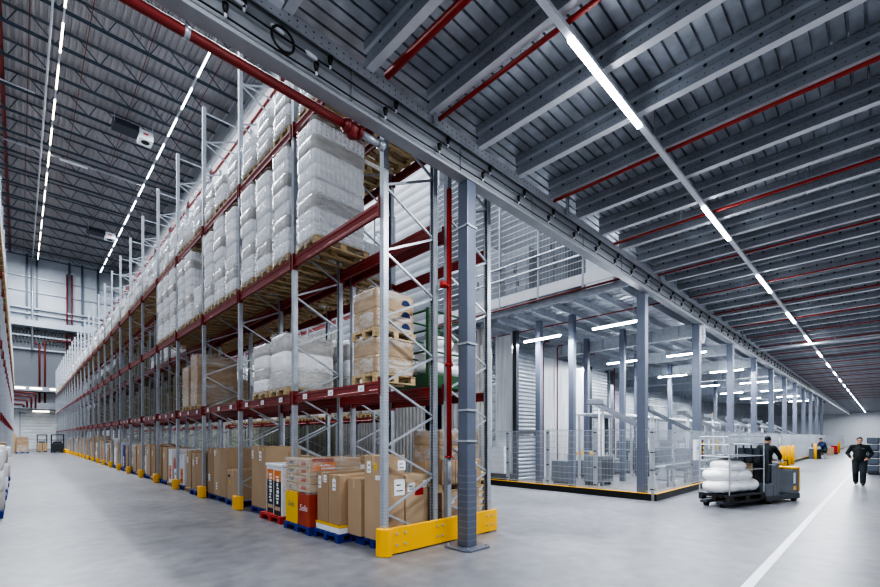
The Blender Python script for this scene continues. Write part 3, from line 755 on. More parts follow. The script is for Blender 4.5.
for i,(x,y,z) in enumerate(((-.22,-.2,0),(.25,-.2,0),(-.2,.2,0),(.24,-.15,.27),(-.2,-.15,.26),(.0,-.15,.52))):
    o=put('sack',bag_mesh(60+i),None,(RX2+x,Y0+.95+y,z1+.30+z),rnd.uniform(-.2,.2))
    tag(o,['white sack at the left front of the green stillage','white sack at the right front of the green stillage','white sack at the back of the green stillage','white sack on the right of the second layer in the green stillage','white sack on the left of the second layer in the green stillage','topmost white sack in the green stillage'][i],'sack','white sacks in the green stillage')

# ------------------------------------------------------------------ cartons at floor level
def carton(x0,y0,z0,dx,dy,dz,label,m='card0',labels=(),group=None,tape=True,name='carton',detail=True):
    """x0 = aisle-side face, y0 = near face"""
    b=MB().box(0,0,0,dx,dy,dz); o=b.build(name,m,None,(x0,y0,z0),bevel=.008 if detail else 0); tag(o,label,'box',group)
    if tape and detail:
        MB().box(-.002,dy/2-.03,dz-.16,.0,dy/2+.03,dz).box(-.002,dy/2-.03,dz,dx+.002,dy/2+.03,dz+.002).box(dx/2-.004,-.002,dz-.002,dx/2+.004,.0,dz-.001).build('tape','tape',o)
    for (face,u,v,w,h,lm) in labels:
        l=MB()
        if face=='a':   # aisle side face (x=0): u along y from far side (left in view) 0..1
            yc=dy*(1-u); l.box(-.003,yc-w/2,dz*v-h/2,-.0005,yc+w/2,dz*v+h/2)
            l.box(-.0036,yc-w*.3,dz*v-h*.3,-.003,yc+w*.3,dz*v-h*.22,1).box(-.0036,yc-w*.3,dz*v+h*.1,-.003,yc+w*.15,dz*v+h*.2,1)
        else:
            xc=dx*u; l.box(xc-w/2,-.003,dz*v-h/2,xc+w/2,-.0005,dz*v+h/2)
            l.box(xc-w*.3,-.0036,dz*v-h*.25,xc+w*.3,-.003,dz*v-h*.18,1).box(xc-w*.3,-.0036,dz*v+h*.1,xc+w*.1,-.003,dz*v+h*.18,1)
        l.build('label',[lm,'ink'],o)
    return o
def floor_pallet(x,y,m,label,L=1.2,W=.8,group=None):
    o=put('pallet',PAL_ME[m],None,(x,y,0)); o.scale=(L/1.2,W/.8,1); return tag(o,label,'pallet',group)
P1=.145
# bay one
floor_pallet(4.55,5.80,'blue','blue pallet under the tall carton beside the yellow end guard',.9,.8)
carton(4.08,5.46,P1,.43,.52,1.36,'tall brown carton beside the near upright with white and yellow stickers','card0',[('a',.25,.86,.10,.19,'paper'),('a',.60,.87,.06,.11,'ylabel'),('a',.72,.74,.12,.07,'paper'),('s',.75,.62,.22,.26,'paper'),('s',.85,.88,.16,.16,'paper')])
carton(4.56,5.50,P1,.50,.48,1.02,'wide brown carton with a red sticker behind the near upright','card2',[('s',.25,.80,.16,.14,'paper'),('s',.6,.72,.19,.12,'rlabel'),('s',.86,.84,.08,.12,'paper')])
floor_pallet(4.55,6.24,'blue','pallet of loose goods beside the tall carton',.9,.42)
carton(4.05,6.04,P1+.0,.75,.40,.95,'plain brown carton between the tall carton and the twin cartons','card0',[('s',.3,.7,.1,.1,'paper')])
floor_pallet(4.4,6.85,'blue','blue pallet under the twin brown cartons',1.1,.85)
b=MB().box(3.9,6.46,P1,4.75,7.26,P1+.1,0).box(3.895,6.455,P1+.1,4.755,7.265,P1+.14,1).build('carton_tray',['paper','yelprint']); tag(b,'white and yellow tray under the twin brown cartons','tray')
carton(3.92,6.47,P1+.14,.75,.38,.86,'right one of the twin brown cartons on the white tray','card1',[('a',.5,.80,.10,.20,'paper')])
carton(3.92,6.87,P1+.14,.75,.38,.88,'left one of the twin brown cartons on the white tray','card1',[('a',.25,.80,.09,.22,'paper'),('a',.75,.88,.10,.13,'paper')])
# display stack: printed shelf boxes wrapped in film
floor_pallet(4.38,7.82,'blue','blue pallet under the orange printed display stack',1.2,1.05)
t=thing('display_stack','film-wrapped display stack with yellow and red printed lower boxes','display',(3.80,7.32,P1))
MB().box(0,.0,0,1.1,.46,.60).build('red_box','redprint',t,bevel=.006)
MB().box(0,.48,0,1.1,.98,.62).build('yellow_box','yelprint',t,bevel=.006)
for r in range(4):
    for c in range(2):
        q=MB().box(0,.49*c,.63+.155*r,1.1,.49*c+.47,.78+.155*r); q=q.build('carton','card2',t,bevel=.006)
        MB().box(-.002,.49*c+.14,.67+.155*r,0,.49*c+.32,.73+.155*r).build('print',['midgrey' if c else 'redprint'],q)
MB().box(.05,-.003,1.02,.55,0,1.17).build('orange_sign','orange',t)
q=MB().box(.06,-.003,1.19,.5,0,1.25)
q.build('picture_strip','redprint',t)
b=MB()
for z,x0,x1 in ((1.125,.20,.42),(1.065,.24,.50)):
    x=x0
    while x<x1: w_=rnd.choice((.018,.03,.036)); b.box(x,-.0045,z-.018,x+w_,-.003,z+rnd.choice((.012,.02))); x+=w_+.01
b.build('print_strokes','white',t)
text('Solis','logo_text',t,(-.004,.23,.33),(PI/2,0,-PI/2),.17,'white',shear=.2)
text('Solis','logo_text',t,(-.004,.73,.36),(PI/2,0,-PI/2),.14,'midgrey',shear=.2)
MB().add([(-.008,-.008,.6),(-.008,.99,.6),(-.008,.99,1.27),(-.008,-.008,1.27),(1.11,-.008,.6),(1.11,-.008,1.27)],[(0,1,2,3),(0,3,5,4)]).build('stretch_film','film',t)
# bay two: black printed display boxes on a red pallet
floor_pallet(4.35,9.20,'redpal','red pallet under the black and orange display boxes',1.0,1.05)
for i in range(2):
    y=8.72+.50*i
    t=thing('display_box','%s black printed display box with orange top on the red pallet' % ['right-hand','left-hand'][i],'display',(3.92+.06*i,y,P1))
    MB().box(0,0,0,.8,.44,1.02).build('carton','white',t,bevel=.006)
    MB().box(-.003,.06,0,0,.40,.72).build('black_panel','blackprint',t); MB().box(-.003,.06,.72,0,.40,.95).build('orange_panel','orange',t)
    b=MB(); z=.24
    while z<.84: w_=rnd.choice((.035,.05,.07)); b.box(-.0045,rnd.choice((.16,.19)),z,-.003,rnd.choice((.27,.30)),z+w_); z+=w_+.022
    b.build('print_strokes','paper',t); MB().box(-.0045,.10,.10,-.003,.36,.18).build('picture_strip','card2',t)
    MB().box(-.02,-.02,1.02,.82,.46,1.08).build('lid','white',t,bevel=.01)
floor_pallet(4.6,10.3,'blue','blue pallet under the tall plain cartons of the second bay',1.1,.95)
carton(4.05,9.86,P1,.55,.86,1.44,'tall plain brown carton with two white labels and a yellow sticker','card0',[('a',.08,.86,.09,.20,'paper'),('a',.62,.84,.12,.22,'paper'),('a',.82,.95,.06,.05,'ylabel')])
carton(4.62,10.1,P1,.4,.6,1.42,'tall plain brown carton behind the labelled tall carton','card2',[])
# bay three onwards
floor_pallet(4.55,11.95,'blue','blue pallet under the low carton near the third upright',1.1,.85)
carton(4.02,11.55,P1,.75,.8,.80,'low brown carton with a yellow sticker near the third upright','card0',[('a',.25,.55,.08,.12,'ylabel'),('a',.2,.78,.16,.06,'ink')])
floor_pallet(4.6,13.25,'blue','dark blue pallet under the three tall grouped cartons',1.1,1.7)
for i,(y,d,l) in enumerate(((12.45,.55,[]),(13.02,.5,[('a',.5,.2,.1,.2,'paper'),('a',.2,.9,.1,.15,'paper')]),(13.54,.55,[('a',.3,.35,.14,.2,'paper')]))):
    carton(4.04,y,P1,.85,d,1.33,'%s of the three tall grouped brown cartons' % ['rightmost','middle','leftmost'][i],['card0','card2','card1'][i],l,tape=i>0)
floor_pallet(4.5,14.9,'blue','blue pallet under the wide carton beyond the fourth upright',1.2,1.1)
carton(3.98,14.42,P1,.9,.66,1.15,'wide brown carton on a bright blue pallet beyond the fourth upright','card1',[('a',.2,.8,.1,.22,'paper')])
carton(3.98,15.10,P1,.9,.38,1.12,'narrow brown carton beside the wide carton on the blue pallet','card0',[('a',.4,.75,.1,.2,'paper')])
# receding row of mixed goods
y=15.75; i=0
kinds=[('card0',1.35,.55),('white',1.2,.7),('redprint',1.05,.5),('white',1.35,.55),('card2',1.4,.7),('card0',1.38,.8),('card1',1.45,.8),('card2',1.5,.75),('wrapw',1.4,.5),('card0',1.45,1.2),
       ('card2',1.4,.7),('wrapw',1.4,.9),('card1',1.35,.8),('blue',1.35,.6),('white',1.5,.9),('card0',1.4,.8),('wrapw',1.7,1.1),('card2',1.55,.9),('card1',1.3,.9),('white',1.4,.9),('card0',1.55,1.0),('card2',1.6,1.1),('card1',1.5,1.2),('wrapw',1.4,.9),('card0',1.9,1.3),('card2',1.5,1.2),('card0',1.6,1.3),('card1',1.5,1.2),('wrapw',1.4,1.2),('card2',1.7,1.3),('card0',1.5,1.2),('card2',1.6,1.2)]
cn={'card0':'brown','card1':'dark brown','card2':'light brown','white':'white','redprint':'red printed','wrapw':'white wrapped','blue':'blue'}
for m,h,w in kinds:
    k=int((y-Y0)//PITCH); 
    yb=Y0+PITCH*k
    floor_pallet(4.55,y+w/2,'blue' if i%3 else 'wood','%s pallet on the floor of the front rack beyond the fourth bay, counted outward' % ORD[i % 25] if i<25 else 'pallet on the floor at the far end of the front rack',1.15,w+.02,'floor pallets further along the front rack')
    if m=='wrapw':
        me,fm,hh=LOADS['low%d'%(i%4)]; o=put('wrapped_load',me,None,(4.6,y+w/2,P1)); o.scale=(.95,w/.8,(h-P1)/hh); tag(o,'white wrapped load on the floor of the front rack, %s item beyond the blue pallet' % (ORD[i] if i<25 else 'far'),'wrapped goods','far floor goods of the front rack')
    else:
        o=carton(4.02,y+.02,P1,.95,w-.04,h-P1,'%s box on the floor of the front rack, %s item beyond the blue pallet' % (cn[m],ORD[i] if i<25 else 'far'),m,[('a',.3,.75,.12,.2,'paper')] if m.startswith('card') else [('a',.5,.3,.3,.5,'orange' if m=='white' else 'paper')],'far floor goods of the front rack',detail=i<14)
    y+=w+.22; i+=1
    if y>66: break
while y<66:
    w=1.2; m=('card0','card2','white','card1')[i%4]; h=1.3+.3*((i*7)%3)/2
    carton(4.05,y,0.145,.95,w,h,'box on the floor at the far end of the front rack',m,[],'boxes at the far end of the front rack',detail=False)
    put('pallet',PAL_ME['blue'],None,(4.55,y+.6,0)); o=C.objects[-1]; o.scale=(.98,1.5,1); tag(o,'blue pallet on the floor at the far end of the front rack','pallet','pallets at the far end of the front rack')
    y+=1.75; i+=1
# goods on the floor of the rack behind
for i,(yy,h,key) in enumerate(((5.52,.9,0),(8.5,1.2,1),(9.6,1.0,2),(12.2,1.1,0),(15,1.2,1))):
    floor_pallet(RX2,yy+.42,'wood','pallet on the floor of the rack behind, %s from the near end' % ORD[i],1.15,.8,'floor pallets of the rack behind')
    if i==0:
        for q in range(4):
            for s in range(2):
                carton(5.42+.52*(q%2),yy+.42*(q//2),P1+.66+.0*s+.33*s-.66+0,.5,.4,.32,'%s %s carton of the block behind the near cartons' % (['lower','upper'][s],['front left','front right','rear left','rear right'][q]),'card2',[('s',.5,.5,.12,.1,'paper')],'carton block behind the near upright')
        fp=put('pallet',PAL_ME['wood'],None,(RX2,yy+.42,P1+.66)); tag(fp,'wooden pallet on top of the carton block behind the near upright','pallet')
        for q in range(3):
            carton(5.42+.36*q,yy,P1+.66+.145,.35,.82,.42,'%s carton under the film-wrapped brown load behind the near upright' % ['left','middle','right'][q],'card0',[('s',.5,.8,.1,.08,'paper')])
        LOADS['bt']=(load_mesh(.55,2,45,BR,dx=1.08)[0],film_mesh(.55,95,dx=1.08),.55)
        load('bt',RX2+.03,yy+.42,P1+.66+.145+.42,'shiny film-wrapped brown load on top of the stack behind the near upright')
    else:
        carton(5.45,yy,P1,.95,.8,h,'brown carton on the floor of the rack behind, %s from the near end' % ORD[i],'card%d'%key,[('s',.3,.8,.14,.1,'paper')])
for i in range(7):
    tag(put('pallet',PAL_ME['wood'],None,(7.0,6.6,PH*i)),'empty pallet of the stack behind the racks, %s from the floor' % ORD[i],'pallet','stack of empty pallets behind the racks')
for i,(x,y,h) in enumerate(((5.5,5.45,.42),(5.95,5.6,.3))):
    pass
# left edge goods
for i,(y,h,m,w) in enumerate(((9.9,1.25,'card0',.8),(13.6,1.5,'wrapw',1.0),(15.0,1.6,'wrapw',1.0),(17.4,1.3,'card2',1.0),(19.0,1.4,'wrapw',1.0),(22.0,1.6,'card0',1.0),(25,1.4,'wrapw',1.0))):
    floor_pallet(-.82,y+w/2,'blue' if i else 'redpal','%s pallet at the left edge, counted from the camera' % ORD[i],1.15,w,'floor pallets at the left edge')
    if m=='wrapw':
        me,fm,hh=LOADS['low%d'%(i%4)]; o=put('wrapped_load',me,None,(-.82,y+w/2,P1)); o.scale=(1,w/.8,(h-P1)/hh); tag(o,'white wrapped goods at the left edge, %s from the camera' % ORD[i],'wrapped goods')
    else: carton(-1.34,y+.02,P1,1.0,w-.04,h-P1,'brown carton at the left edge, %s from the camera' % ORD[i],m,[])

# ------------------------------------------------------------------ far end vehicles
t=thing('wrapped_load','brown wrapped carton load standing alone at the far end of the left aisle','wrapped goods',(.3,66.5,.16))
put('cartons',LOADS['b2'][0],t).scale=(1.0,2.0,1.1); put('stretch_film',LOADS['b2'][1][0],t).scale=(1,2.0,1.1)
t.scale=(.85,.7,1.0)
tag(put('pallet',PAL_ME['blue'],None,(.3,66.5,.0)),'blue pallet under the lone brown load at the far end','pallet').scale=(.85,1.4,1)
def small_truck(x,y,label,colour):
    t=thing('pallet_truck',label,'pallet truck',(x,y,0))
    b=MB()
    for xx in (-.42,.42): b.box(xx-.05,-.1,0.05,xx+.05,0,2.1)
    b.box(-.42,-.1,2.0,.42,0,2.1); b.box(-.42,-.08,1.4,.42,-.02,1.48); b.build('mast','darkgrey',t)
    MB().box(-.4,0,.1,.4,1.0,1.1).box(-.3,.1,1.1,.3,.6,1.3).build('body',colour,t,bevel=.03)
    for x in (-.4,.4): MB().tube([(x-.05,.7,.1),(x+.05,.7,.1)],.1,10).build('wheel','black',t)
    for x in (-.225,.225): MB().box(x-.075,-1.0,.06,x+.075,0,.12).build('fork','darkgrey',t)
    return t
small_truck(2.0,70.2,'small mast truck carrying cartons in the middle of the far aisle end','midgrey')
for i,x in enumerate((1.55,2.02)): carton(x,69.3,.13,.44,.8,.95,'%s carton on the forks of the far mast truck' % ['left','right'][i],'card0',[],tape=False)
t=small_truck(3.2,66.2,'dark grey truck parked by the rack at the far aisle end','darkgrey'); t.scale=(1.25,1.2,1.0)
carton(-.45,66.8,0,.3,.5,2.2,'narrow upright brown package at the left of the far aisle end','card2',[],tape=False)

# ------------------------------------------------------------------ hall roof fittings
def strip_light(x,y0,n,label,m):
    t=thing('light_strip',label,'light')
    MB().box(x-.05,y0,HALL_Z-.22,x+.05,y0+4.4*n,HALL_Z-.058).build('trunking','galv',t)
    tm=MB().box(x-.05,.0,HALL_Z-.30,x+.05,2.9,HALL_Z-.22).mesh('led_tube',m)
    for k in range(n): put('led_tube',tm,t,(0,y0+4.4*k+.5,0))
strip_light(2.05,27.5,14,'left LED light strip high under the hall roof over the aisle','tubewarm')
strip_light(9.45,9.9,18,'right LED light strip high under the hall roof beyond the front rack','tube')  # near end lengthened out of view to carry the added gangway lamp
for i,x in enumerate((-.9,.5,3.4,6.6,10.6)):
    pipe('sprinkler_pipe',[(x,24,HALL_Z+.5),(x,FAR_Y-1,HALL_Z+.5)],.022 if i else .13,'%s thin dark red pipe running along the hall roof, counted from the left' % ORD[i],m='red',n=6,group='red pipes along the hall roof')
pipe('conduit',[(1.5,24,HALL_Z-.1),(1.5,FAR_Y-1,HALL_Z-.1)],.07,'pale conduit beside the left light strip under the hall roof','conduit','galv',8)
pipe('conduit',[(1.5,FAR_Y-1,HALL_Z-.1),(1.5,FAR_Y-.8,15.0)],.13,'pale vertical conduit down the far wall','conduit','galv',8)
for i,(y,z) in enumerate(((55,0),(46,0))):
    pipe('crossing_pipe',[(-4,y,HALL_Z-.11),(.9,y,HALL_Z-.11)] if i else [(-1,y,HALL_Z-.11),(12.6,y,HALL_Z-.11)],.06,['thin pale pipe crossing under the hall roof between both light strips','short pale pipe crossing under the roof at the left'][i],'pipe','galv',6)
tag(MB().box(2.8,54.9,HALL_Z-.30,4.9,55.1,HALL_Z-.17).build('lamp_box','white'),'pale long lamp on the pipe crossing under the hall roof','light')
for i,(x,y) in enumerate(((7.3,45.4),(7.9,71))):
    t=thing('air_heater','%s white air heater with a round outlet hung under the hall roof' % ['nearer','farther'][i],'heater',(x,y,HALL_Z-.5)); t.scale=(.75,.8,.8)
    MB().box(.2,-.7,-.55,1.6,.7,.45).build('casing','white',t,bevel=.04)
    MB().tube([(.9,-.1,-.551),(.9,-.1,-.57)],.42,20).build('outlet','black',t)
    MB().box(.6,-.703,-.05,1.1,-.7,.12).build('logo_patch','rlabel',t)
    MB().box(-2.2,-.8,-.1,.2,.8,.55).build('duct_box','darkgrey',t,bevel=.02)
    MB().bar((-2.1,-.8,.0),(-2.1,-.8,1.2),.06,.06).bar((1.5,-.8,.3),(1.5,-.8,1.2),.06,.06).build('hanger','galv',t)

# ------------------------------------------------------------------ safety fence
def fence_parts(w,h0=.24,h1=2.02):
    f=MB(); 
    for x in (.02,w-.02): f.box(x-.012,-.012,h0,x+.012,.012,h1)
    for z in (h0,h1-.02): f.box(.02,-.01,z,w-.02,.01,z+.02)
    m=MB(); n=int(w/.045)
    for i in range(1,n): 
        x=w*i/n; m.box(x-.003,-.003,h0,x+.003,.003,h1)
    z=h0+.2
    while z<h1: m.box(.02,-.006,z-.005,w-.02,.0,z+.005); z+=.2
    return f.mesh('panel_frame','galv'),m.mesh('mesh_infill','galv')
def fence(label,p,d,n,w,name='safety_fence'):
    """p start, d unit direction"""
    rz=math.atan2(d[1],d[0]); t=thing(name,label,'fence',(p[0],p[1],0),rz)
    ff,mm=fence_parts(w-.06)
    pm=MB().box(-.02,-.02,0,.02,.02,2.05,0)
    for z in (.3,.85,1.35,1.92): pm.box(-.045,-.032,z,.045,-.024,z+.03,1)
    pm=pm.mesh('fence_post',['galv','black'])
    for k in range(n):
        put('fence_post',pm,t,(w*k,0,0)); f=put('panel_frame',ff,t,(w*k+.03,0,0)); put('mesh_infill',mm,f)
    put('fence_post',pm,t,(w*n,0,0))
    kb=MB().box(-.05,-.10,0,w*n,-.04,.19,0).box(-.05,-.105,.19,w*n,-.035,.203,1)
    kb.build('kick_board',['black','yellow'],t)
    return t
fence('wire mesh safety fence along the right aisle with black and yellow kick board',(12.85,4.56),(1,0),48,1.7)
fence('wire mesh safety fence facing the racks with black and yellow kick board',(12.85,13.0),(0,-1),5,1.68)
for i,(x,z,w,h,m) in enumerate(((17.9,1.55,.16,.35,'paper'),(19.0,1.5,.16,.42,'ylabel'),(20.0,1.6,.14,.35,'paper'),(33,1.6,.4,.3,'paper'))):
    o=MB().box(x-w/2,4.44,z-h/2,x+w/2,4.445,z+h/2).build('fence_sign',m); tag(o,'%s small sign plate on the aisle fence, counted from the corner' % ORD[i],'sign','sign plates on the aisle fence')
t=thing('control_panel','white control box with a black switch strip on the aisle fence','control box',(16.4,4.40,1.38))
MB().box(-.35,-.06,-.35,.2,.05,.33).build('casing','white',t,bevel=.01)
MB().box(.2,-.08,-.33,.36,.05,.33).build('switch_strip','black',t,bevel=.01)
b=MB()
for z,mi in ((.2,0),(.05,0),(-.1,0)): b.tube([(.28,-.08,z),(.28,-.10,z)],.04,10)
b.build('button','yellow',t)
MB().box(-.3,-.065,.0,-.1,-.06,.1).build('label','galv',t)
# bollards
def bollard(x,y,label,group=None):
    o=MB().tube([(x,y,0),(x,y,1.22),(x,y,1.25)],[.10,.10,.07],16).build('bollard','yellow',smooth=True); return tag(o,label,'bollard',group)
for i,x in enumerate((32.0,33.4,34.8,36.4)): bollard(x,4.22,'%s yellow bollard of the row by the fence, behind the truck, from the left' % ORD[i],'yellow bollards behind the truck')
bollard(46.5,3.95,'single yellow bollard in front of the seated worker'); bollard(66,3.6,'farthest single yellow bollard along the aisle fence')

# ------------------------------------------------------------------ things inside the fenced area
t=thing('conveyor','long raised grey conveyor inside the fenced area','conveyor',(16.2,8.4,0))
for y in (-.5,.5): MB().tube([(0,y,2.75),(40,y,2.75)],.06,8).build('side_rail','white',t)
b=MB()
for k in range(90): b.tube([(.2+.44*k,-.48,2.72),(.2+.44*k,.48,2.72)],.04,6)
b.build('roller','galv',t,kind='stuff')
lm=MB().box(-.04,-.5,0,.04,-.42,2.7).box(-.04,.42,0,.04,.5,2.7).box(-.03,-.45,1.2,.03,.45,1.26).mesh('leg_frame','galv')
for k in range(14): put('leg_frame',lm,t,(.5+3*k,0,0))
t=thing('low_conveyor','low grey roller conveyor just behind the aisle fence','conveyor',(16.6,5.75,0))
MB().box(0,-.3,.62,30,-.26,.78).box(0,.26,.62,30,.3,.78).build('side_rail','midgrey',t)
b=MB()
for k in range(150): b.tube([(.1+.2*k,-.26,.70),(.1+.2*k,.26,.70)],.035,6)
b.build('roller','galv',t,kind='stuff')
lm=MB().box(-.04,-.28,0,.04,-.22,.62).box(-.04,.22,0,.04,.28,.62).box(-.03,-.25,.2,.03,.25,.25).mesh('leg_frame','midgrey')
for k in range(16): put('leg_frame',lm,t,(.3+1.95*k,0,0))
for i,(x,y,w,h) in enumerate(((15.2,7.2,1.0,1.1),(27,7.2,1.2,1.4),(14.6,8.2,.6,.9),(20.4,7.4,1.2,1.3),(25.2,7.2,1.1,1.2),(31,7.3,1.3,1.4))):
    t=thing('drive_unit','%s dark grey drive unit on feet inside the fence, from the corner' % ORD[i],'machine',(x,y,0),0,'drive units inside the fence')
    MB().box(0,0,.12,w,.7,h).build('casing','midgrey',t,bevel=.02); MB().box(.08,-.01,.25,w-.08,0,h-.15).build('vent_panel','darkgrey',t)
    MB().box(.05,.05,0,.15,.65,.12).build('foot','darkgrey',t); MB().box(w-.15,.05,0,w-.05,.65,.12).build('foot','darkgrey',t)
for k in range(8):
    t=thing('conveyor_chute','%s inclined grey chute behind the aisle fence, counted from the corner' % ORD[k],'chute',(15.4+5.0*k,6.3,0),0,'inclined chutes behind the aisle fence')
    MB().bar((.0,1.2,3.0),(.0,-.6,2.0),.36,.04,up=(0,0,1)).bar((-.19,1.2,3.05),(-.19,-.6,2.05),.02,.12).bar((.19,1.2,3.05),(.19,-.6,2.05),.02,.12).build('slide','midgrey',t)
    MB().bar((0,-.6,2.0),(0,-.95,.0),.05,.05).build('leg','white',t); MB().bar((.15,1.0,2.85),(.15,1.0,0),.05,.05).build('leg','white',t); MB().bar((-.15,1.0,2.85),(-.15,1.0,0),.05,.05).build('leg','white',t)
    MB().box(-.22,1.0,3.0,.22,1.45,3.2).build('head_box','midgrey',t,bevel=.02)
M['strip']=mat('milky_curtain',(.86,.87,.88),.35,0,scale=1,stretch=(6,6,.6),col2=(.72,.74,.76))
for i,(x,y,w,h,m,lab) in enumerate(((15.6,13.2,1.6,4.2,'uppanel','tall pale cabinet against the back wall beyond the corner column'),(19.5,13.2,1.8,4.6,'strip','tall milky panel further along the back wall'),(24,13,2.4,4.4,'uppanel','wide pale cabinet along the back wall'))):
    o=MB().box(0,0,0,w,.5,h).box(-.04,-.04,h,w+.04,.54,h+.08).box(-.02,-.03,0,.04,.0,h).box(w-.04,-.03,0,w+.02,.0,h).build('tall_cabinet',m,None,(x,y,0),bevel=.01); tag(o,lab,'cabinet')
def lift(x0,x1,y,z0,z1,label):
    t=thing('lift_door',label,'door unit',(x0,y,0)); w=x1-x0
    MB().box(0,0,z0,w,.15,z1).build('ribbed_sheet','shiny',t); MB().box(-.02,-.04,z0-.12,w+.02,.2,z0).build('bottom_rail','darkgrey',t)
    for xx in (-.07,w+.02): MB().box(xx,-.03,0,xx+.05,.18,z1+.1).build('side_rail','darkgrey',t)
lift(14.45,16.1,10.5,2.05,5.3,'shiny ribbed lifting door behind the fence nearest the racks')
lift(21.1,22.9,10.5,2.9,5.3,'shiny ribbed lifting door further along behind the corner column')
o=MB().box(0,0,0,1.6,.06,1.85).build('ribbed_panel','shiny',None,(14.48,10.56,0)); tag(o,'low shiny ribbed panel under the nearest lifting door','panel')
o=MB().box(0,0,0,4.4,.1,5.4).box(-.0,-.03,2.2,4.4,0,2.28).box(1.4,-.03,0,1.46,0,5.4).box(3.0,-.03,0,3.06,0,5.4).build('partition_panel','strip',None,(16.4,10.7,0)); tag(o,'pale partition wall with thin rails between the two lifting doors','partition')
o=MB().box(0,0,0,.1,.7,5.7).box(-.02,-.03,0,.12,.0,5.75).box(-.02,.7,0,.12,.73,5.75).build('curtain_panel','strip',None,(13.4,9.9,0)); tag(o,'tall milky white curtain panel behind the fence nearest the racks','curtain')
o=MB().box(-.08,-.08,0,.08,.08,5.8).box(-.12,-.12,0,.12,.12,.02).build('dark_post','darkgrey',None,(13.45,9.72,0)); tag(o,'dark post beside the milky curtain panel','post')
o=MB().box(0,0,0,.25,.62,1.0).box(-.01,-.01,1.0,.26,.63,1.02).box(-.01,.29,.05,0,.31,.95).build('white_cabinet','white',None,(13.08,10.0,.42),bevel=.01); tag(o,'low white cabinet just behind the fence beside the racks','cabinet')
MBb=MB().box(0,0,0,.4,1.2,.4).box(-.02,-.02,.4,.42,1.22,.42).build('plinth','darkgrey',None,(13.02,9.7,0),bevel=.01); tag(MBb,'dark plinth under the low white cabinet behind the fence','plinth')
for i,(x,y) in enumerate(((16.25,10.3),(17.4,10.3),(18.7,10.3),(20.4,10.3),(23.3,10.3))):
    pipe('sprinkler_riser',[(x,y-.3,5.9),(x,y-.08,5.9),(x,y,5.8),(x,y,.0)],.028,'%s thin red pipe standing inside the fenced area, from the left' % ORD[i],group='red risers inside the fence')
t=thing('machine_bed','low grey machine bed with yellow beam inside the fenced area','machine',(18.3,10.2,0)); t.scale=(.85,1,1)
MB().box(0,-1.2,.1,5,.2,.6).box(.2,-1.0,.6,4.8,0,.7).build('bed','midgrey',t,bevel=.02); MB().box(.4,-.2,.95,2.4,-.05,1.1).build('beam','yellow',t,bevel=.01)
for x in (0.1,2.5,4.8):
    for y in (-1.1,.1): MB().box(x-.05,y-.05,0,x+.05,y+.05,.98).build('leg','galv',t)
for i,x in enumerate((24,29,34,39)):
    t=thing('sorting_machine','%s grey sorting machine behind the aisle fence' % ORD[i],'machine',(x,9.3,0),0,'machines behind the aisle fence')
    MB().box(0,0,.3,3.2,1.2,1.6).build('body','midgrey',t,bevel=.03); MB().box(.2,-.02,.5,1.4,0,1.4).build('access_panel','white',t); MB().box(1.7,-.02,.5,2.9,0,1.4).build('access_panel','white',t)
    MB().box(.1,.1,0,.25,1.1,.3).build('foot','darkgrey',t); MB().box(2.9,.1,0,3.1,1.1,.3).build('foot','darkgrey',t); MB().box(.0,.2,1.6,3.2,1.0,1.75).build('top_rail','galv',t)
    MB().box(1.5,.5,1.75,1.56,.56,3.4).tube([(1.53,.53,3.4),(1.53,.53,3.6)],.05,8).build('signal_mast','galv',t); MB().tube([(1.53,.53,3.6),(1.53,.53,3.78)],.055,8).build('signal_lamp','yelprint',t)
# tubes under the fenced deck
tm=MB().box(-.03,0,0,.03,1.5,.05).mesh('tube','tube_deck'); hm=MB().box(-.025,-.05,.05,.025,1.55,.08).mesh('housing','white')
n=0
for i,x in enumerate((13.55,20.5,27.3,34.3,41.3,48.3,55.3)):
    for j,y in enumerate((5.2,7.9)) if True else ():
        t=thing('tube_light','%s tube light in the %s cross row under the fenced deck' % (['near','far'][j],ORD[i]),'light',(x,y,5.32),0,'tube lights under the fenced deck')
        put('tube',tm,t); put('housing',hm,t)
        for yy in (.2,1.3): MB().box(-.008,yy-.008,.08,.008,yy+.008,.98).build('drop_rod','galv',t)
for i,x in enumerate((14.6,19.2,24,29,34)):
    pipe('sprinkler_pipe',[(x,4.95,6.06),(x,13.6,6.06)],.022,'%s thin red pipe crossing under the fenced deck, counted from the corner' % ORD[i],n=6)
pipe('deck_edge_pipe',[(FX-.115,4.95,6.46),(FX-.115,13.3,6.46)],.035,'red pipe along the edge of the fenced deck beside the rack')
# round duct / coil under the girder
pts=[(18.2+.25*math.cos(a*PI/8),4.76,5.62+.3*math.sin(a*PI/8)) for a in range(17)]
tag(MB().tube(pts,.07,8).build('hose_coil','white',smooth=True),'white coiled hose hanging under the main girder by the second fenced column','hose')
# upper guard mesh along the deck edge
t=thing('guard_mesh','upper wire mesh screen along the fenced deck edge above the gangway','mesh screen',(FX-.02,0,0))
for k in range(6): MB().box(-.035,5.0+1.65*k-.035,6.4,.035,5.0+1.65*k+.035,12.5).build('screen_post','galv',t)
b=MB(); z=6.95
while z<12.4: b.box(-.008,5.0,z-.011,.0,13.3,z+.011); z+=.22
y=5.05
while y<13.3: b.box(-.003,y-.0025,6.9,.003,y+.0025,12.4); y+=.055
b.build('mesh_infill','white',t)
for z in (7.55,8.0): MB().tube([(-.05,5.0,z),(-.05,13.3,z)],.029,8).build('hand_rail','galv',t)
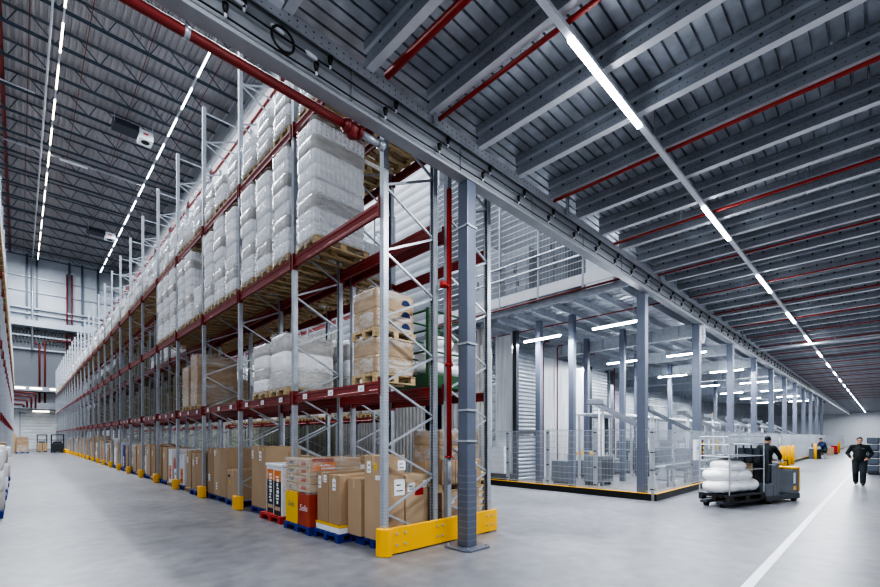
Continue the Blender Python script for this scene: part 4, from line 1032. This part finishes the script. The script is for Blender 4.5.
# cabinets on the deck behind the mesh
for i,(x,y,w,h,m) in enumerate(((14.2,11.6,1.4,3.4,'white'),(14.6,9.9,1.2,3.0,'uppanel'),(14.6,8.2,1.2,3.6,'midgrey'),(14.4,6.4,1.0,2.6,'white'),(14.1,5.2,.9,2.2,'uppanel'))):
    t=thing('deck_cabinet','%s tall cabinet on the upper deck behind the mesh screen, from the left' % ORD[i],'cabinet',(x,y,6.42),0,'cabinets on the upper deck')
    MB().box(0,0,0,1.2,w,h).build('casing',m,t,bevel=.02)
    MB().box(-.02,.1,.2,0,w/2-.02,h-.2).build('cabinet_door',m,t); MB().box(-.02,w/2+.02,.2,0,w-.1,h-.2).build('cabinet_door',m,t); MB().box(-.03,w/2-.12,h*.5,-.02,w/2-.06,h*.6).build('lock','ink',t); MB().box(-.03,w/2+.06,h*.7,-.02,w/2+.14,h*.78).build('lock','ink',t)
o=MB().add([(13.25,5.5,7.1),(13.25,5.9,7.1),(13.25,5.7,7.45)],[(0,1,2)]).add([(13.26,5.5,7.1),(13.26,5.9,7.1),(13.26,5.7,7.45)],[(2,1,0)])
o=MB().prism([(0,0),(.4,0),(.2,.35)],0,.01).build('warning_sign','yellow',None,(14.07,5.95,7.15)); o.rotation_euler=(PI/2,0,-PI/2); tag(o,'yellow triangular warning sign on the upper deck cabinet','sign')

# ------------------------------------------------------------------ people
def remesh(b,name,m,parent=None,vox=.014,smooth=6):
    me=b.mesh(name,m); o=put(name,me,parent)
    md=o.modifiers.new('r','REMESH'); md.mode='VOXEL'; md.voxel_size=vox; md.use_smooth_shade=True
    ms=o.modifiers.new('s','SMOOTH'); ms.iterations=smooth; ms.factor=.5
    bpy.context.view_layer.update(); dg=bpy.context.evaluated_depsgraph_get()
    ne=bpy.data.meshes.new_from_object(o.evaluated_get(dg)); o.modifiers.clear(); o.data=ne
    return o
def hand(b,w,d,r,out):
    """five bent fingers; w wrist, d pointing direction, out = thumb side"""
    w=Vector(w); d=Vector(d).normalized(); o=Vector(out); o=(o-d*o.dot(d)).normalized(); n=d.cross(o).normalized()
    b.caps(w,w+d*.05,.028,.034); b.ell(w+d*.06,(.03,.03,.03)); b.caps(w+d*.06+o*.022,w+d*.085+o*.026,.018,.018); b.caps(w+d*.06-o*.022,w+d*.085-o*.026,.018,.016)
    for k,l in enumerate((.062,.074,.07,.055)):
        s=w+d*.09+o*(.030-.02*k); m1=s+d*l*.5+n*.006; e=m1+d*l*.35+n*.025
        b.caps(s-d*.02,m1,.0105,.0095,8); b.caps(m1,e,.0095,.008,8)
    s=w+d*.03+o*.026; m1=s+d*.035+o*.03; b.caps(s,m1,.013,.011,8); b.caps(m1,m1+d*.03+o*.006+n*.01,.011,.009,8)
def make_person(label,loc,rz,J,top,bottom,hairm='hair',cap=None,glove=None,glasses=False,shoes='shoe'):
    """J: joints in a frame facing +x, y to the person's left"""
    b=MB(); V=lambda k: Vector(J[k])
    fwd=Vector(J.get('face',(1,0,0))).normalized(); side=Vector((0,0,1)).cross(fwd).normalized(); up=fwd.cross(side).normalized()
    R=Matrix((fwd,side,up)).transposed(); h=V('head'); wd=J.get('wide',1.0)
    H=lambda x,y,z: h+R@Vector((x,y,z))
    b.ell(H(-.01,0,.02),(.098,.078,.105),16,12,rot=R); b.ell(H(.02,0,-.045),(.070,.062,.075),14,10,rot=R)
    b.caps(H(.085,0,.012),H(.105,0,-.022),.010,.015,8); b.ell(H(.08,0,-.062),(.022,.026,.008),10,6,rot=R); b.ell(H(.065,0,-.10),(.028,.03,.022),10,6,rot=R)
    for s in (-1,1): b.ell(H(-.005,s*.080,-.005),(.022,.012,.034),8,6,rot=R); b.ell(H(.075,s*.033,.032),(.02,.026,.010),8,6,rot=R)
    b.caps(H(-.02,0,-.07),V('neck'),.055,.062)
    b.caps(V('neck'),V('chest'),.07,.13); b.ell(V('chest'),(.115,.165,.17),16,10); b.caps(V('chest'),V('belly'),.14,.135); b.ell(V('belly'),(.13,.15,.15)); b.caps(V('belly'),V('pelvis'),.14,.14); b.ell(V('pelvis'),(.125,.165,.12))
    for s,t in (('l',1),('r',-1)):
        b.caps(V('neck')-Vector((0,0,.03)),V('sh'+s),.05,.062); b.caps(V('sh'+s),V('el'+s),.056,.042); b.caps(V('el'+s),V('wr'+s),.043,.029)
        d=V('wr'+s)-V('el'+s); hd=Vector(J.get('hd'+s,d)); hand(b,V('wr'+s),hd,1,J.get('th'+s,(1,0,0)))
        b.caps(V('hip'+s),V('kn'+s),.088,.06); b.caps(V('kn'+s),V('an'+s),.062,.042)
        a=V('an'+s); ft=Vector(J.get('ft'+s,(1,0,0))).normalized(); b.caps(a-Vector((0,0,.03))-ft*.03,a-Vector((0,0,.05))+ft*.15,.042,.03)
    body=remesh(b,'person','skin',vox=.011,smooth=4); body.location=loc; body.rotation_euler=(0,0,rz); tag(body,label,'person')
    c=MB(); c.caps(V('neck')+Vector((0,0,-.0)),V('chest'),.078,.14); c.ell(V('chest'),(.135,.19*wd,.185),16,10); c.caps(V('chest'),V('belly'),.16*wd,.155*wd); c.ell(V('belly'),(.15,.178*wd,.16)); c.caps(V('belly'),V('pelvis')+Vector((0,0,.02)),.158*wd,.155*wd)
    for s in 'lr':
        c.caps(V('neck')-Vector((0,0,.03)),V('sh'+s),.06,.080); c.caps(V('sh'+s),V('el'+s),.074,.060); c.caps(V('el'+s),V('el'+s)+(V('wr'+s)-V('el'+s))*.95,.060,.044)
    remesh(c,'sweater',top,body,.014)
    c=MB(); c.ell(V('pelvis')-Vector((0,0,.01)),(.145,.185,.125))
    for s in 'lr':
        c.caps(V('pelvis'),V('hip'+s),.12*wd,.11*wd); c.caps(V('hip'+s),V('kn'+s),.108*wd,.086*wd); c.caps(V('kn'+s),V('an'+s)+Vector((0,0,.02)),.086*wd,.074*wd)
    remesh(c,'trousers',bottom,body,.014)
    for s in 'lr':
        a=V('an'+s); ft=Vector(J.get('ft'+s,(1,0,0))).normalized(); c=MB()
        c.caps(a-Vector((0,0,.03))-ft*.05,a-Vector((0,0,.035))+ft*.06,.062,.056); c.caps(a-Vector((0,0,.04)),a-Vector((0,0,.048))+ft*.19,.056,.044)
        remesh(c,'shoe',shoes,body,.012,3)
    c=MB(); c.ell(H(-.022,0,.045),(.098,.086,.098),16,12,rot=R)
    c.v=[p if (R.transposed()@(Vector(p)-h)).z>.0 or (R.transposed()@(Vector(p)-h)).x<-.03 else tuple(h+R@Vector((-.02,0,.03))) for p in c.v]
    c.build('hair' if not cap else 'cap',hairm if not cap else cap,body,smooth=True)
    e=MB()
    for s in (-1,1): e.ell(H(.083,s*.032,.014),(.010,.014,.009),8,6)
    e.build('eye','ink',body,smooth=True)
    if glasses:
        g=MB()
        for s in (-1,1):
            g.tube([H(.100+.0*s,s*.035+.024*math.cos(k*PI/5),.012+.018*math.sin(k*PI/5)) for k in range(11)],.003,5); g.tube([H(.098,s*.058,.015),H(0,s*.088,.012)],.003,5)
        g.build('glasses','ink',body)
    if glove:
        for s in 'lr':
            g=MB(); d=Vector(J.get('hd'+s,V('wr'+s)-V('el'+s))); dn=d.normalized(); g.caps(V('wr'+s)-dn*.05,V('wr'+s)+dn*.1,.048,.052); g.caps(V('wr'+s)+dn*.08,V('wr'+s)+dn*.15-Vector((0,0,.03)),.042,.03); remesh(g,'glove',glove,body,.012,3)
    return body
# walker: facing the camera, arms bent with hands at the waist, mid stride
JW=dict(head=(.03,0,1.665),face=(1,.06,-.06),neck=(0,0,1.50),chest=(0,0,1.30),belly=(.03,0,1.10),pelvis=(0,0,.95),wide=1.12,
 shl=(0,.205,1.44),ell=(-.07,.33,1.19),wrl=(.07,.22,1.0),hdl=(.7,-.35,-.25),thl=(0,0,1),
 shr=(0,-.205,1.44),elr=(-.07,-.34,1.19),wrr=(.10,-.23,1.01),hdr=(.7,.35,-.25),thr=(0,0,1),
 hipl=(0,.10,.90),knl=(.10,.10,.50),anl=(.10,.09,.10),hipr=(0,-.10,.90),knr=(.04,-.11,.49),anr=(-.20,-.11,.12))
W_=make_person('man walking in dark green work clothes and glasses, hands at his waist',(22.5,.66,0),PI,JW,'navy','trouser',glasses=True)
MB().box(.150,.06,1.36,.156,.14,1.385).build('chest_badge','midgrey',W_)

# ------------------------------------------------------------------ order truck with driver and load
TA=math.radians(-18); TX,TY=14.55,2.55
t=thing('pallet_truck','grey and yellow stand-on pallet truck crossing the right aisle','pallet truck',(TX,TY,0),TA); t.scale=(.88,1,1)
MB().box(-.15,-.42,.07,1.75,.42,.22).build('chassis','darkgrey',t,bevel=.02)
MB().box(.22,-.42,.20,.40,.42,1.05).box(-.15,-.42,.2,.22,.42,.55).build('motor_cover','midgrey',t,bevel=.03)
b=MB()
for y in (-.40,-.2,0,.2,.40): b.bar((-.08,y,.3),(-.08,y,1.62),.035,.035)
for z in (.6,1.0,1.3,1.62): b.bar((-.08,-.42,z),(-.08,.42,z),.035,.035)
b.box(-.06,-.36,.5,-.02,.36,1.5); b.build('load_guard','darkgrey',t)
MB().box(.38,-.42,.2,.52,-.3,1.1).box(.38,.3,.2,.52,.42,1.1).build('side_panel','midgrey',t,bevel=.02)
MB().box(1.28,-.42,.2,1.70,.42,.90).build('console','midgrey',t,bevel=.04)
MB().box(1.30,-.43,.90,1.73,.43,.955).box(1.69,-.43,.25,1.73,-.38,.9).box(1.69,.38,.25,1.73,.43,.9).build('console_cap','yellow',t,bevel=.02)
MB().box(1.34,-.425,.50,1.46,-.42,.80).build('label','paper',t); MB().box(1.34,-.425,.32,1.5,-.42,.42).build('yellow_patch','yellow',t)
MB().tube([(1.30,-.3,.99),(1.30,-.3,1.14),(1.30,.3,1.14),(1.30,.3,.99)],.02,8).build('handle_bar','black',t)
for x,y in ((1.5,-.36),(1.5,.36),(.1,-.36),(.1,.36)): MB().tube([(x,y-.05,.09),(x,y+.05,.09)],.09,14).build('wheel','black',t)
for y in (-.21,.21):
    MB().box(-2.1,y-.09,.09,-.15,y+.09,.15).build('fork','darkgrey',t,bevel=.008); MB().tube([(-1.95,y-.05,.06),(-1.95,y+.05,.06)],.06,10).build('wheel','black',t)
def tl(x,y,z): 
    v=Matrix.Rotation(TA,3,'Z')@Vector((x*.88,y,z)); return (TX+v.x,TY+v.y,z)
o=pallet(*tl(-1.1,0,.16),'dark pallet on the forks of the moving truck',rz=TA,m='darkwood',sx=1.3)
t=thing('wire_cage','open grey wire cage trolley on the truck forks','cage',tl(-1.1,0,.305),TA); t.scale=(.9,1,1)
for x in (-.85,.85):
    for y in (-.38,.38): MB().tube([(x,y,0),(x,y,1.52)],.016,8).build('corner_post','galv',t)
b=MB()
for z in (.65,1.0,1.30,1.50):
    for y in (-.38,.38): b.tube([(-.85,y,z),(.85,y,z)],.013,6)
    for x in (-.85,.85): b.tube([(x,-.38,z),(x,.38,z)],.013,6)
b.build('rail','galv',t)
MB().box(-.87,-.40,0,.87,.40,.03).build('base_tray','darkgrey',t)
MB().box(-.6,-.36,1.0,.86,.36,1.02).build('shelf','darkgrey',t)
for i,(x,y,z,q) in enumerate(((-.55,-.02,.0,1.25),(.02,0,.0,1.2),(.5,0,.0,1.0),(-.5,.02,.28,1.2),(.05,-.02,.28,1.15),(-.2,0,.52,1.1))):
    o=put('sack',bag_mesh(80+i,(.38*q,.36,.19),'wrapw'),None,tl(-1.1+x,y,.337+z),TA)
    tag(o,['left white sack in the bottom layer on the truck','middle white sack in the bottom layer on the truck','right white sack in the bottom layer on the truck','left white sack in the second layer on the truck','right white sack in the second layer on the truck','topmost white sack on the truck'][i],'sack','white sacks on the truck')
carton(*tl(-.45,-.15,.34),.12,.25,.75,'narrow brown carton standing beside the sacks on the truck','card2',[],tape=False).rotation_euler=(0,0,TA)
JD=dict(head=(.12,0,1.55),face=(1,-.1,-.15),neck=(.05,0,1.40),chest=(.02,0,1.22),belly=(0,0,1.03),pelvis=(-.02,0,.88),
 shl=(.05,.19,1.34),ell=(.25,.24,1.10),wrl=(.42,.14,.97),hdl=(.9,0,-.25),thl=(0,-1,0),
 shr=(.05,-.19,1.34),elr=(.25,-.25,1.10),wrr=(.42,-.16,.97),hdr=(.9,0,-.25),thr=(0,1,0),
 hipl=(-.02,.1,.84),knl=(.05,.11,.46),anl=(-.02,.11,.09),hipr=(-.02,-.1,.84),knr=(.05,-.11,.46),anr=(-.02,-.11,.09))
DRV=make_person('driver in dark clothes, cap and white gloves standing on the moving truck',tl(.72,0,.222),TA,JD,'navy','trouser',cap='black',glove='glove')
DRV.scale=(.95,.95,.95)
# seated worker by the fence
JS=dict(head=(.22,0,1.28),face=(1,0,-.5),neck=(.12,0,1.13),chest=(.06,0,.96),belly=(0,0,.78),pelvis=(-.03,0,.60),
 shl=(.12,.19,1.07),ell=(.30,.24,.86),wrl=(.50,.16,.92),thl=(0,0,1),shr=(.12,-.19,1.07),elr=(.30,-.24,.86),wrr=(.50,-.16,.90),thr=(0,0,1),
 hipl=(0,.1,.57),knl=(.42,.14,.53),anl=(.38,.14,.10),hipr=(0,-.1,.57),knr=(.42,-.14,.53),anr=(.38,-.14,.10))
make_person('worker in a blue jumper sitting bent forward at a machine by the far fence',(47.6,3.5,.0),math.radians(130),JS,'bluecloth','trouser').scale=(1.22,1.22,1.22)
t=thing('work_stool','grey work stool under the worker in the blue jumper','stool',(47.6,3.5,0)); t.scale=(1.22,1.22,1.22)
MB().tube([(0,0,.42),(0,0,.46)],.17,14).build('seat','black',t); MB().tube([(0,0,.05),(0,0,.42)],.03,8).build('stem','galv',t)
b=MB()
for k in range(5): a=2*PI*k/5; b.bar((0,0,.05),(.25*math.cos(a),.25*math.sin(a),.02),.03,.03)
b.build('foot','galv',t)
t=thing('work_station','small grey work station at the fence before the seated worker','machine',(47.3,4.2,0))
MB().box(-.3,-.2,.0,.3,.2,.85).build('cabinet','midgrey',t,bevel=.02); MB().box(-.4,-.25,.85,.4,.25,.9).build('top','white',t); MB().box(-.2,.0,.9,.2,.05,1.3).build('screen','darkgrey',t,bevel=.01)
o=carton(58.5,3.6,0,.6,.5,.75,'brown box on the floor by the far fence','card0',[],tape=False)
t=thing('fire_cart','small red cart beside the far yellow bollard','cart',(61,3.7,0)); MB().box(-.3,-.25,.15,.3,.25,.9).build('box','rlabel',t,bevel=.03); MB().tube([(-.2,-.3,.1),(-.2,.3,.1)],.1,10).build('wheel','black',t)

# stacked crates on the right
cr=MB(); 
cr.box(-.3,-.2,0,.3,.2,.02); cr.box(-.3,-.2,0,-.285,.2,.30); cr.box(.285,-.2,0,.3,.2,.30); cr.box(-.3,-.2,0,.3,-.185,.30); cr.box(-.3,.185,0,.3,.2,.30)
cr.box(-.31,-.21,.28,.31,-.18,.31); cr.box(-.31,.18,.28,.31,.21,.31); cr.box(-.31,-.21,.28,-.28,.21,.31); cr.box(.28,-.21,.28,.31,.21,.31)
for q in (-.12,0,.12): cr.box(-.312,q-.012,.03,-.3,q+.012,.28)
for q in (-.2,0,.2): cr.box(q-.012,.2,.03,q+.012,.212,.28); cr.box(q-.012,-.212,.03,q+.012,-.2,.28)
M['crate']=mat('blue_grey_crate_plastic',(.36,.39,.45),.5,0,scale=4,var=.08); crm=cr.mesh('crate','crate')
rim=MB().box(-.315,-.215,.285,.315,-.2,.305).box(-.315,.2,.285,.315,.215,.305).box(-.315,-.2,.285,-.30,.2,.305).mesh('rim','white')
for i in range(3):
    for j in range(3):
        x=29.6+.64*i; yy=.40-.45*j
        d=MB().box(x-.31,yy-.21,.06,x+.31,yy+.21,.14).tube([(x-.2,yy-.15,.06),(x-.2,yy-.11,.06)],.06,8).tube([(x-.2,yy+.11,.06),(x-.2,yy+.15,.06)],.06,8).tube([(x+.2,yy-.15,.06),(x+.2,yy-.11,.06)],.06,8).tube([(x+.2,yy+.11,.06),(x+.2,yy+.15,.06)],.06,8).build('crate_dolly','darkgrey')
        tag(d,'dolly under the grey crate stack in row %s and column %s behind the walking man' % (ORD[i],ORD[j]),'dolly','dollies of the crate stacks')
        for k in range(5):
            o=put('crate',crm,None,(x,yy,.145+.335*k)); tag(o,'grey crate behind the walking man, %s from floor, %s row, %s column' % (ORD[k],ORD[i],ORD[j]),'crate','grey crates behind the walking man')
            put('rim',rim,o)

# ------------------------------------------------------------------ light
def area(x,y,z,sx,sy,energy,col=(1,1,1)):
    l=bpy.data.lights.new('area','AREA'); l.shape='RECTANGLE'; l.size=sx; l.size_y=sy; l.energy=energy; l.color=col
    o=bpy.data.objects.new('area_lamp',l); C.objects.link(o); o.location=(x,y,z); return o
CW=(.90,.95,1.0)
for x in (2.05,9.45):
    area(x,42,HALL_Z-.4,.3,30,14000 if x<5 else 1700,CW); area(x,71,HALL_Z-.4,.3,28,7500 if x<5 else 900,CW)
area(9.45,17,HALL_Z-.4,.3,15,6500,CW)  # added out of view to brighten the ribbed wall behind the racks
for k in range(12): area(.3+5.2*k,LY,LZ-.04,2.0,.1,285,CW)
area(90,LY,LZ-.04,50,.1,3000,CW)
for x in (13.55,20.5,27.3,34.3,41.3,48.3): area(x,6.8,5.28,.1,4.0,360,CW); area(x,11.3,5.28,.1,4.0,300,CW)
w=bpy.data.worlds.new('World'); sc.world=w; w.use_nodes=True
bg=w.node_tree.nodes['Background']; bg.inputs[0].default_value=(.82,.89,1,1); bg.inputs[1].default_value=.72

# ------------------------------------------------------------------ camera
cam=bpy.data.cameras.new('camera'); co=bpy.data.objects.new('camera',cam); C.objects.link(co)
cam.sensor_width=36; cam.lens=36*433/880; cam.shift_y=(437-293.5)/880; cam.clip_end=400
co.location=(0,0,1.8); co.rotation_euler=(PI/2,0,-math.radians(44.22)); sc.camera=co
sc.cycles.use_denoising=True; sc.cycles.max_bounces=6; sc.cycles.diffuse_bounces=3; sc.cycles.transparent_max_bounces=8
sc.view_settings.view_transform='AgX'; sc.view_settings.look='AgX - High Contrast'; sc.view_settings.exposure=-.06
